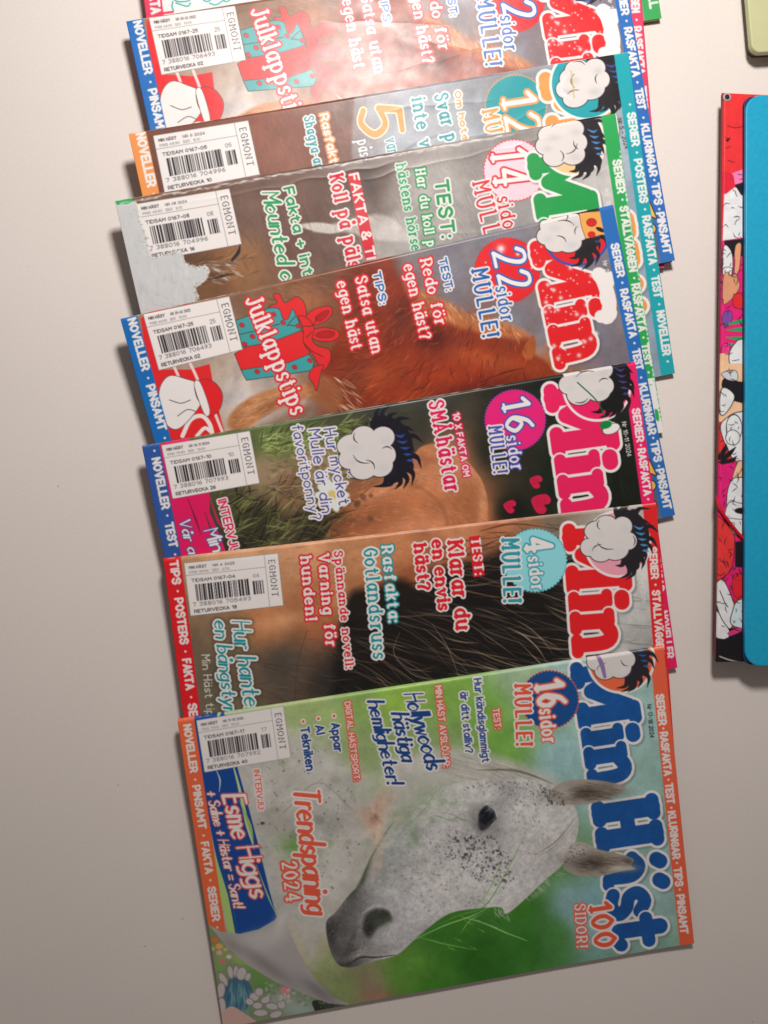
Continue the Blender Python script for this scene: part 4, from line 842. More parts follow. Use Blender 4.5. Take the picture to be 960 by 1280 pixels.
def cover_torn():           # brown horse, torn foot corner
    s = Sheet(PLACE[3][5], ML, MW, (222, 212, 206), region=(135, 130, 840, 552))
    s.wash([(320, 260, (112, 84, 74)), (360, 290, (108, 78, 68)), (400, 250, (104, 76, 66)), (420, 300, (112, 86, 76)), (300, 330, (150, 106, 70)), (270, 340, (120, 82, 56)), (440, 240, (98, 74, 66)), (470, 225, (92, 76, 68)), (470, 260, (120, 104, 96)), (500, 280, (176, 168, 161)), (490, 315, (166, 158, 151)), (530, 240, (172, 163, 157)), (560, 230, (166, 158, 152)), (560, 280, (164, 156, 149)), (610, 260, (148, 141, 136)), (640, 190, (140, 132, 127)), (640, 280, (150, 144, 141)), (600, 210, (142, 134, 128)), (700, 250, (150, 145, 142)), (740, 260, (186, 180, 174)), (760, 240, (190, 184, 178)), (220, 330, (100, 72, 54)), (600, 420, (140, 134, 130)), (300, 420, (110, 84, 70))], 30)
    s.poly([(372, 282), (400, 278), (430, 286), (410, 292)], (206, 192, 182), soft=2.5, mark=False); s.poly([(392, 288), (470, 268), (500, 282), (520, 300), (470, 300), (430, 290)], (200, 190, 182), soft=5, mark=False, alpha=.8)
    s.glow(462, 232, 10, 26, (64, 50, 46), -20, .8); s.glow(480, 330, 20, 12, (190, 184, 178), 0, .7); s.glow(495, 235, 12, 40, (150, 140, 132), 20, .6)
    s.hairs(260, [(260, 250), (460, 225), (470, 300), (300, 350)], lambda x, y: 60, 18, [(140, 108, 92), (84, 60, 52), (122, 90, 76)], .5, .4)
    s.hairs(160, [(480, 210), (640, 180), (640, 300), (500, 320)], 55, 26, [(190, 182, 176), (140, 132, 126), (176, 168, 160)], .6, .35)
    s.hairs(40, [(240, 320), (310, 315), (310, 350), (240, 360)], -20, 20, [(190, 136, 90), (70, 50, 38), (160, 106, 66)], .7, .6)
    s.grain()
    s.banner(False, 8.6, (46, 158, 88), [], 3, 3.5)
    s.label((170.4, 255.4), (286.3, 235.8), (301.7, 304.6), (186, 326), '0167-08', '16', '08', '7 388016 704996', 'PRIS 49:90 (SEK) 8:10 €', 'NR 08 2024', paper=(226, 217, 211))
    ed = s.ids > 0; bi = s.parts.index('edge_banner'); k0 = int((266 - s.y0) * s.S); s.ids[k0:][s.ids[k0:] == bi] = 0
    # bare paper where the cover has been torn away
    s.part('torn_patch')
    tp = [(143, 262), (147, 258), (160, 256), (170, 254), (174, 272), (182, 296), (190, 322), (212, 317), (226, 315), (231, 328), (244, 334), (259, 334), (258, 347), (244, 360), (246, 374), (222, 384), (178, 398), (168, 398)]
    s.poly(tp, (196, 193, 190), outline=(1.0, (222, 214, 208))); s.cur = None
    q = crom(np.array(tp[4:16], float), 10)
    for x, y in q[::1]:
        for i in range(2): s.disc(x + s.rng.normal(0, 1.1), y + s.rng.normal(0, 1.1), s.rng.uniform(.5, 1.8), s.rng.uniform(.4, 1.2), [(222, 215, 209), (196, 193, 190), (150, 132, 122)][s.rng.integers(3)], ang=s.rng.uniform(0, 180), soft=1, alpha=.8)
    s.hairs(60, tp, 20, 9, [(214, 210, 206), (170, 166, 163)], .6, .5)
    s.hairs(120, tp, 80, 14, [(212, 208, 204), (178, 175, 173)], 1.2, .35, soft=2)
    s.hairs(50, [(258, 328), (292, 320), (296, 346), (256, 352)], 20, 12, [(206, 198, 190), (120, 96, 80), (70, 58, 52), (176, 160, 148)], 1.1, .7)
    s.line([(290, 325), (298, 315), (300, 305)], [1.6, 2.4, .3], (36, 38, 48)); s.line([(262, 349), (278, 345), (292, 342)], [.3, 1.6, .3], (60, 46, 40))
    # pale silver streaks along the spine
    sp = [(f, 249.7 - (f - 143.2) * .175) for f in range(150, 640, 4)]
    for i, (x, y) in enumerate(sp):
        s.disc(x + s.rng.uniform(-2, 2), y + 5.5 + s.rng.uniform(-1.5, 1.5), s.rng.uniform(2, 6), s.rng.uniform(.4, 1.3), (206, 200, 195), ang=-10 + s.rng.uniform(-14, 14), soft=1.1, alpha=s.rng.uniform(.3, .9))
    W_ = (233, 225, 219); G_ = (36, 146, 84); R_ = (206, 42, 56)
    s.text('Fakta + int', (355, 236), (380, 344), 11.5, 'bold', G_, ((1.9, W_),)); s.text('Mounted c', (328, 241), (352, 350), 20, 'brush', G_, ((2.1, W_),), r=.085)
    s.text('Koll på päls', (412.5, 220), (436, 334), 16, 'slabb', R_, ((2.1, W_),), r=.1)
    s.part('headline'); s.poly([(434, 217), (448, 214.5), (471, 322), (457, 326)], R_, smooth=False); s.cur = None
    s.text('FAKTA & TI', (437, 219), (459, 324), 10.5, 'bold', W_, part=None)
    s.text('hästens hörse', (495.5, 206), (515, 313), 11.5, 'slab', G_, ((1.7, (206, 212, 200)),)); s.text('Har du koll p', (519.5, 212), (534, 308), 11.5, 'slab', W_, ((1.9, G_),), r=.1); s.text('TEST:', (544.5, 227), (553.5, 296), 15, 'black', G_, ((2, W_),), r=.12)
    s.badge(643, 213, 37, (226, 196, 202), (206, 60, 76), 52)
    s.text('14', (614, 187), (619, 234), 43, 'slabb', W_, ((2.2, R_),), 'badge_text', r=.07); s.text('sidor', (621, 248), (632, 297), 17, 'slab', R_, ((1.8, W_),), 'badge_text', r=.075); s.text('MULLE!', (591, 229), (612, 318), 20, 'slabb', R_, ((2.1, W_),), 'badge_text', r=.075)
    s.title((657, 190), (.16, .987), 1.0, (40, 150, 78), (230, 221, 215), 'Minh', shadow=(110, 104, 102))
    s.text('Nr 8 - 2024', (756, 236), (760, 262), 4.6, 'sans', (214, 206, 202), (), 'issue_number')
    s.roundel(716, 178, 39, (238, 190, 136), (232, 223, 216)); s.splash(712, 180, 1.0, -6, blue=(80, 130, 180), seed=21)
    s.banner(True, 7.8, (48, 160, 86), [('SERIER', 200, 242), ('*', 250), ('STALLVÄGGEN', 258, 340), ('*', 348), ('RASFAKTA', 355, 415), ('*', 422.5), ('TEST', 430, 458), ('*', 466), ('NOVELLER', 474, 512)], 4.9, 3.7)
    bid = s.ids == max(k for k, n in enumerate(s.parts) if n == 'edge_banner')
    s.part('torn_patch'); bid[:int((486 - s.y0) * s.S)] = False; s.ids[bid] = s.cur; s.poly([(812, 484), (818, 478), (824, 520), (832, 546), (822, 546)], (226, 218, 212), smooth=False); s.poly([(818, 512), (822, 514), (823, 526), (819, 524)], (52, 160, 90)); s.cur = None
    rr = s.lay(np.array([(ML - .5, v) for v in np.linspace(20, 165, 60)]))
    for x, y in rr: s.disc(x, y, s.rng.uniform(.4, 1.6), s.rng.uniform(1.5, 4), (230, 222, 216), soft=1, alpha=.85)
    return s


def cover_teal():           # half bay horse, half snow
    s = Sheet(PLACE[2][5], ML, MW, (230, 220, 213), region=(150, 54, 852, 476))
    s.wash([(320, 150, (134, 78, 58)), (380, 160, (128, 70, 50)), (420, 170, (112, 60, 44)), (340, 200, (138, 82, 60)), (300, 220, (120, 74, 58)), (430, 140, (104, 62, 48)), (470, 140, (164, 165, 168)), (520, 130, (158, 160, 165)), (560, 150, (166, 168, 171)), (600, 110, (140, 140, 143)), (640, 90, (150, 150, 152)), (700, 130, (150, 156, 160)), (760, 180, (168, 178, 184)), (800, 260, (150, 164, 174)), (810, 400, (146, 160, 172)), (500, 180, (166, 170, 174)), (780, 330, (150, 164, 172)), (500, 350, (150, 150, 152)), (250, 200, (120, 76, 60))], 26)
    s.poly([(444, 110), (452, 108), (462, 175), (470, 200), (455, 210), (440, 200)], (160, 162, 166), soft=4, mark=False, alpha=.6)
    for i in range(70): s.glow(s.rng.uniform(460, 830), s.rng.uniform(70, 460), s.rng.uniform(4, 11), s.rng.uniform(6, 18), [(126, 134, 142), (182, 188, 192), (140, 150, 160), (112, 118, 124)][i % 4], s.rng.uniform(0, 90), .45)
    s.hairs(160, [(310, 140), (445, 120), (450, 200), (330, 220)], 70, 16, [(164, 104, 78), (96, 50, 36), (146, 86, 62)], .5, .4)
    s.line([(480, 205), (520, 180), (560, 165)], [.5, 2, .5], (110, 116, 122), 3, alpha=.6)
    s.grain()
    s.banner(False, 8.6, (240, 152, 84), [('NOVELLER', 167, 234), ('*', 243)], 3.8, 4.0)
    s.label((191.7, 170), (310, 150.8), (324.5, 218), (206, 241), '0167-05', '10', '05', '7 388016 704996', 'PRIS 49:90 (SEK) 8:10 €', 'NR 5 2024', paper=(234, 226, 220))
    W_ = (236, 229, 223); T_ = (38, 150, 156); O_ = (232, 146, 84)
    s.text('Rasfakta', (400.5, 144), (416, 214), 9, 'bold', W_, ((2, O_),)); s.text('Shagya-arab', (380.5, 147), (397, 226), 11, 'slab', T_, ((1.8, W_),))
    s.text('5', (449, 139), (453.5, 170), 50, 'slabb', (236, 152, 78), ((1.6, (240, 220, 196)),), r=.085); s.text('vanor', (481.5, 174), (488, 206), 14, 'slab', T_, ((1.4, W_),), r=.06); s.text('påstå', (446.5, 176), (453, 210), 14, 'slab', W_, ((1.2, (120, 124, 130)),), r=.07)
    s.text('inte v', (515, 124), (525, 184), 15.5, 'slab', T_, ((2, W_),)); s.text('Svar p', (543.5, 120), (557.5, 177), 15.5, 'slab', T_, ((2, W_),)); s.text('Om hotet', (568.5, 115), (580.5, 184), 7, 'bold', (236, 152, 82), ((1.8, W_),))
    s.badge(645, 132, 37, (44, 156, 160), (236, 160, 96), 54)
    s.text('12', (627, 116), (635, 168), 40, 'slabb', W_, ((2.6, (236, 156, 88)),), 'badge_text', r=.075); s.text('MULLE!', (603, 139), (620, 215), 19, 'slabb', (236, 156, 88), ((2, W_),), 'badge_text', r=.085)
    s.title((672, 88), (.15, .989), 1.07, (238, 154, 84), (234, 226, 219), 'Minha', shadow=(120, 124, 128))
    s.roundel(733, 104, 43, (36, 160, 166), (234, 226, 219)); s.splash(738, 102, 1.0, -14, blue=(60, 80, 150), seed=31)
    s.line([(706, 96), (700, 112), (712, 122)], 2.2, (222, 216, 212)); s.line([(714, 88), (716, 104), (718, 122)], .7, (206, 180, 90))
    s.text('Nr 5 - 2024', (772, 149), (781.5, 186), 5, 'sans', (60, 58, 62), (), 'issue_number')
    s.banner(True, 7.8, (36, 164, 170), [('*', 131), ('SERIER', 141, 183), ('*', 191), ('POSTERS', 199, 254), ('*', 262), ('RASFAKTA', 270, 331), ('*', 338), ('TEST', 345, 373), ('*', 381), ('NOVELLER', 389, 445), ('*', 452.5)], 4.9, 3.8)
    return s


def cover_crimson():
    s = Sheet(PLACE[0][5], ML, MW, (236, 226, 219), region=(168, -36, 838, 346), base=(150, 130, 125))
    s.wash([(250, 0, (236, 230, 225)), (400, 0, (236, 230, 225)), (600, 50, (150, 120, 110)), (780, 100, (200, 190, 186)), (700, 200, (150, 120, 110)), (300, 200, (160, 140, 130))], 40)
    s.banner(False, 9.0, (226, 64, 94), [('FAKTA', -22, 18)], 3.2, 4.2); s.banner(True, 8.4, (224, 70, 104), [('STALLVÄGGEN', -54, 16), ('*', 25), ('RASFAKTA', 33, 93), ('*', 101), ('TEST', 108, 136)], 5.6, 3.8)
    s.part('squiggle')
    for p in (((214, -4), (222, 2), (236, 1), (240, -6)), ((216, 2), (215, 9), (217, 13)), ((220, 4), (234, 8), (238, 4)), ((250, -4), (258, 2), (266, -2)), ((262, 4), (270, 6), (280, 0)), ((276, -6), (282, 2), (290, -2))): s.line(p, .9, (70, 170, 164), mark=True)
    s.cur = None
    s.line([(202, 17), (216, 15)], 1.5, (226, 64, 84), smooth=False)
    return s


def cover_green():
    s = Sheet(PLACE[-1][5], ML, MW, (240, 230, 223), region=(760, -60, 832, 34), base=(160, 150, 140))
    s.banner(True, 9.4, (70, 172, 96), [('NOVELL', -46, 12)], 5.2, 4.2)
    return s
# ------------------------------------------------------------------ building
def link(name, me, mt=None, parent=None):
    o = bpy.data.objects.new(name, me); col.objects.link(o)
    if mt is not None and me is not None: me.materials.append(mt)
    if parent is not None: o.parent = parent
    return o


def tag(o, label=None, cat=None, group=None, kind=None):
    for k, v in (('label', label), ('category', cat), ('group', group), ('kind', kind)):
        if v: o[k] = v
    return o


def grid_mesh(name, co, quads, rgb=None, smooth=True):
    used, inv = np.unique(quads.ravel(), return_inverse=True)
    me = bpy.data.meshes.new(name); nv, nq = len(used), len(quads)
    me.vertices.add(nv); me.vertices.foreach_set('co', (co[used] * MM).astype(np.float32).ravel())
    me.loops.add(nq * 4); me.loops.foreach_set('vertex_index', inv.astype(np.int32).ravel())
    me.polygons.add(nq); me.polygons.foreach_set('loop_start', np.arange(0, nq * 4, 4, dtype=np.int32))
    me.polygons.foreach_set('use_smooth', np.full(nq, smooth))
    me.update(calc_edges=True)
    if rgb is not None:
        a = me.color_attributes.new('print', 'BYTE_COLOR', 'POINT')
        c = np.ones((nv, 4), np.float32); c[:, :3] = rgb[used]
        a.data.foreach_set('color_srgb', c.ravel())
    return me


def sample(s, lay):
    x = np.clip((lay[..., 0] - s.x0) * s.S, 0, s.w - 1.01); y = np.clip((lay[..., 1] - s.y0) * s.S, 0, s.h - 1.01)
    i, j = x.astype(int), y.astype(int); fx, fy = (x - i)[..., None], (y - j)[..., None]
    a = s.rgb
    return (a[j, i] * (1 - fx) + a[j, i + 1] * fx) * (1 - fy) + (a[j + 1, i] * (1 - fx) + a[j + 1, i + 1] * fx) * fy


def ids_at(s, lay):
    x = np.clip((lay[..., 0] - s.x0) * s.S, 0, s.w - 1).astype(int); y = np.clip((lay[..., 1] - s.y0) * s.S, 0, s.h - 1).astype(int)
    return s.ids[y, x]


def smooth_noise(u, v, cell, seed, ang=0.0):
    r = np.random.default_rng(seed); g = r.random((80, 80)) * 2 - 1
    c, n = math.cos(ang), math.sin(ang)
    cu, cv = (cell if np.ndim(cell) else (cell, cell))
    x = (u * c + v * n) / cu + 30; y = (-u * n + v * c) / cv + 30
    x = np.clip(x, 0, 77.9); y = np.clip(y, 0, 77.9)
    i, j = x.astype(int), y.astype(int); fx, fy = x - i, y - j
    fx = fx ** 3 * (fx * (6 * fx - 15) + 10); fy = fy ** 3 * (fy * (6 * fy - 15) + 10)
    return (g[j, i] * (1 - fx) + g[j, i + 1] * fx) * (1 - fy) + (g[j + 1, i] * (1 - fx) + g[j + 1, i + 1] * fx) * fy


def bm_obj(name, build, mt, parent=None, smooth=False, bevel=0):
    bm = bmesh.new(); build(bm)
    if bevel: bmesh.ops.bevel(bm, geom=bm.edges[:], offset=bevel * MM, segments=3, affect='EDGES', profile=.6)
    bmesh.ops.recalc_face_normals(bm, faces=bm.faces)
    me = bpy.data.meshes.new(name); bm.to_mesh(me); bm.free()
    if smooth: me.polygons.foreach_set('use_smooth', np.full(len(me.polygons), True))
    return link(name, me, mt, parent)


def hexa(bm, pts):
    v = [bm.verts.new(Vector(p) * MM) for p in pts]
    for f in ((0, 1, 2, 3), (7, 6, 5, 4), (0, 4, 5, 1), (1, 5, 6, 2), (2, 6, 7, 3), (3, 7, 4, 0)): bm.faces.new([v[i] for i in f])


gloss = mat_print('glossy_print', .36, .36, .10, 170)
foil = mat_print('laminated_print', .34, .5, .14, 120)
STEP = .34


def magazine(i, sheet, vis, label, group, mt, edge_rgb, back_rgb, wave=(.24, 50), wrinkle=0, wear=.75, creases=(), Ur=ML - 46, vB=0.0, uA=0.0):
    x0, y0, rot, sl, lift, _ = PLACE[i]
    root = bpy.data.objects.new('magazine', None); col.objects.link(root); root.empty_display_size = .02
    root.location = (x0 * MM, y0 * MM, 0); root.rotation_euler = (0, 0, rot)
    tag(root, label, 'magazine', group)
    base = lambda v: lift + sl * (MW - v)
    r = 2.0
    arc = [(r * (1 - math.cos(a)), -r * (1 - math.sin(a))) for a in np.linspace(0, math.pi / 2, 11)]
    rows0 = [(.25, -MT + .02), (.05, -MT + .25)] + arc
    jobs = []
    for zone, (ua, ub) in enumerate(((uA, Ur), (Ur, ML))):
        n = max(2, int((ub - ua) / STEP)); us = np.linspace(ua, ub, n + 1); du = np.zeros(len(us))
        if zone == 0 and uA == 0: us = np.r_[0, us]; du = np.r_[-.3, du]
        if zone == 1: us = np.r_[us, ML]; du = np.r_[du, -.3]
        vf = vis if zone == 0 else MW
        fine = np.arange(r + STEP, max(vf, r + 1), STEP); coarse = np.arange(max(vf, r + 1) + 5, MW, 6.) if vf < MW - 6 else np.array([])
        vs = np.r_[[a for a, b in rows0], fine, coarse, MW, MW]; dv = np.r_[[b for a, b in rows0], np.zeros(len(fine) + len(coarse) + 1), -.3]
        if zone == 1 and vB: k = vs >= vB; vs, dv = vs[k], dv[k]
        vc = vf
        U, V = np.meshgrid(us, vs, indexing='ij'); DZ = np.minimum(du[:, None], dv[None, :])
        wv = wave[0] * (smooth_noise(U, V, wave[1], 10 + i) + .5 * smooth_noise(U, V, wave[1] * .45, 40 + i))
        if wrinkle:
            k = np.clip((U - 95) / 40, 0, 1) * np.clip((225 - U) / 40, 0, 1) * np.clip((V - 3) / 8, 0, 1)
            wv = wv + wrinkle * k * (smooth_noise(U, V, (34, 11), 77, .12) + .5 * smooth_noise(U, V, (14, 9), 78, .5) + .14 * smooth_noise(U, V, (6, 4.5), 79, -.4))
        for ax, ay, bx, by, ch, cw in creases:      # sharp folds pressed into the laminate
            dx, dy = bx - ax, by - ay; t = np.clip(((U - ax) * dx + (V - ay) * dy) / (dx * dx + dy * dy), 0, 1)
            off = ((U - ax) * dy - (V - ay) * dx) / math.hypot(dx, dy) + 1.5 * smooth_noise(U, V, 12, 91); dd = np.hypot(np.where((t > 0) & (t < 1), off, 0), np.where((t > 0) & (t < 1), 0, np.hypot(U - ax - t * dx, V - ay - t * dy)))
            wv = wv + ch * np.exp(-np.abs(dd) / cw) * np.clip(6 * t * (1 - t), 0, 1)
        wv = wv * np.clip(V / 6, 0, 1)
        wv = wv + 1.0 * np.clip((U - ML + 42) / 42, 0, 1) ** 2 * np.clip((V - MW + 60) / 60, 0, 1) ** 2 + .5 * np.clip((34 - U) / 34, 0, 1) ** 2 * np.clip((V - MW + 50) / 50, 0, 1) ** 2
        Zz = base(V) + MT + DZ + wv
        co = np.stack([U, -V, Zz], -1).reshape(-1, 3)
        lay = sheet.lay(np.stack([U, V], -1)); rgb = sample(sheet, lay)
        worn = np.clip(1 - np.abs(V - .45) / .4, 0, 1) * np.clip(.45 + .6 * smooth_noise(U, V * 0, 4, 5 + i) + .4 * smooth_noise(U, V * 0, 1.3, 6 + i), 0, 1) * wear
        rgb = rgb * (1 - worn[..., None]) + np.array([.90, .88, .86]) * worn[..., None]
        rgb = rgb.reshape(-1, 3).astype(np.float32)
        nu, nv = len(us), len(vs); idx = np.arange(nu * nv).reshape(nu, nv)
        q = np.stack([idx[:-1, :-1], idx[:-1, 1:], idx[1:, 1:], idx[1:, :-1]], -1)
        cu = (U[:-1, :-1] + U[1:, 1:]) / 2; cv = (V[:-1, :-1] + V[1:, 1:]) / 2
        pid = ids_at(sheet, sheet.lay(np.stack([cu, cv], -1)))
        far = cv > vc
        ban = [k for k, nm in enumerate(sheet.parts) if nm == 'edge_banner']
        pid = np.where(far & ~np.isin(pid, ban), 0, pid)
        jobs.append((co, q.reshape(-1, 4), pid.reshape(-1), rgb))
    off = 0; C = []; Q = []; P = []; R = []
    for co, q, p, c in jobs: C.append(co); Q.append(q + off); P.append(p); R.append(c); off += len(co)
    C, Q, P, R = np.vstack(C), np.vstack(Q), np.concatenate(P), np.vstack(R)
    cnt = np.bincount(P, minlength=len(sheet.parts))
    P = np.where(cnt[P] < 60, 0, P)
    for k, nm in enumerate(sheet.parts):
        sel = Q[P == k]
        if len(sel): link(nm, grid_mesh(nm, C, sel, R), mt, root)
    e = .35
    def block(bm):
        lo, hi = .22, MT - .55
        a = [(e, -1.0), (ML - e, -1.0), (ML - e, -MW + e), (e, -MW + e)]
        hexa(bm, [(x, y, base(-y) + hi) for x, y in a] + [(x, y, base(-y) + lo) for x, y in a])
    bm_obj('page_block', block, mat_plain('page_edges', edge_rgb, .8, .2, .25, 3.0, .3, (1, 1, 900)), root)
    def back(bm):
        a = [(.05, -.6), (ML - .05, -.6), (ML - .05, -MW + .05), (.05, -MW + .05)]
        hexa(bm, [(x, y, base(-y) + .18) for x, y in a] + [(x, y, base(-y) + .02) for x, y in a])
    bm_obj('back_cover', back, mat_plain('back_cover_print', back_rgb, .45, .4, .05), root)
    return root


# ---- table
def slab(bm):
    hexa(bm, [(-1300, -1300, 0), (1300, -1300, 0), (1300, 1300, 0), (-1300, 1300, 0), (-1300, -1300, -28), (1300, -1300, -28), (1300, 1300, -28), (-1300, 1300, -28)])


tbl = mat_plain('white_laminate', (227, 224, 220), .46, .35, .03, 900, .10)
_nt = tbl.node_tree; _b = _nt.nodes['Principled BSDF']; _src = _b.inputs['Base Color'].links[0].from_socket
_tc = _nt.nodes.new('ShaderNodeTexCoord'); _n2 = _nt.nodes.new('ShaderNodeTexNoise'); _n2.inputs['Scale'].default_value = 14; _n2.inputs['Detail'].default_value = 6
_v = _nt.nodes.new('ShaderNodeTexVoronoi'); _v.inputs['Scale'].default_value = 46; _v.inputs['Randomness'].default_value = 1
_lt = _nt.nodes.new('ShaderNodeMapRange'); _lt.inputs['From Min'].default_value = .012; _lt.inputs['From Max'].default_value = .03; _lt.inputs['To Min'].default_value = .62; _lt.inputs['To Max'].default_value = 1
_mr = _nt.nodes.new('ShaderNodeMapRange'); _mr.inputs['From Min'].default_value = .3; _mr.inputs['From Max'].default_value = .7; _mr.inputs['To Min'].default_value = .975; _mr.inputs['To Max'].default_value = 1.0
_mu = _nt.nodes.new('ShaderNodeMath'); _mu.operation = 'MULTIPLY'; _mx = _nt.nodes.new('ShaderNodeVectorMath'); _mx.operation = 'SCALE'
for _a, _c in ((_tc.outputs['Object'], _n2.inputs['Vector']), (_tc.outputs['Object'], _v.inputs['Vector']), (_n2.outputs['Fac'], _mr.inputs['Value']), (_v.outputs['Distance'], _lt.inputs['Value']), (_mr.outputs['Result'], _mu.inputs[0]), (_lt.outputs['Result'], _mu.inputs[1]), (_src, _mx.inputs[0]), (_mu.outputs[0], _mx.inputs['Scale']), (_mx.outputs[0], _b.inputs['Base Color'])): _nt.links.new(_a, _c)
tag(bm_obj('table_top', slab, tbl), kind='structure')

GRP = 'magazines fanned out in a row on the white table'
XM = cover_xmas()
magazine(-1, cover_green(), 3, 'magazine with a green edge banner peeking out at the top under the crimson edged one', GRP, gloss, (196, 160, 120), (70, 150, 90), Ur=ML - 44)
magazine(0, cover_crimson(), 36, 'crimson edged magazine almost hidden under the topmost copy with the presents', GRP, gloss, (190, 160, 150), (214, 70, 90), Ur=ML - 40)
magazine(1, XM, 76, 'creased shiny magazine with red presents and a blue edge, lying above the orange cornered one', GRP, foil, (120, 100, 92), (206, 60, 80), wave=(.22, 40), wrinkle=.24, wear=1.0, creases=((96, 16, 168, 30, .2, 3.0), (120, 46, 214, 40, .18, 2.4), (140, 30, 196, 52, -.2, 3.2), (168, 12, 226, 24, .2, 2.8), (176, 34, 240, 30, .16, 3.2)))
magazine(2, cover_teal(), 52, 'magazine with an orange foot banner, a teal head banner and a teal 12 badge', GRP, gloss, (196, 150, 110), (226, 140, 90), wave=(.3, 44), wear=1.0, creases=((130, 10, 190, 14, .12, 1.0), (150, 34, 230, 20, .12, 1.2)))
magazine(3, cover_torn(), 88, 'worn magazine with torn paper at its corner and a green head banner', GRP, gloss, (214, 208, 200), (210, 200, 192), wave=(.32, 42), wear=.9, creases=((20, 8, 150, 6, .12, .9), (120, 12, 236, 7, .14, .9), (150, 40, 220, 60, .12, 1.2)))
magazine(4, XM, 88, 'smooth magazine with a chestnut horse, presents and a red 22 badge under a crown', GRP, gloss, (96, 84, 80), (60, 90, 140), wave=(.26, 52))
magazine(5, cover_meadow(), 84, 'magazine with a dark cover, crimson title and hearts beside a grazing pony', GRP, gloss, (196, 160, 150), (206, 40, 90), wave=(.26, 48))
magazine(6, cover_mane(), 108, 'magazine with a red title, red banners and a close view of a black mane', GRP, gloss, (190, 170, 160), (200, 50, 50), wave=(.26, 56))
magazine(7, cover_grey(), MW, 'topmost magazine with a grey horse head on green and a full blue title', GRP, gloss, (150, 120, 108), (176, 96, 74), wave=(.24, 60))


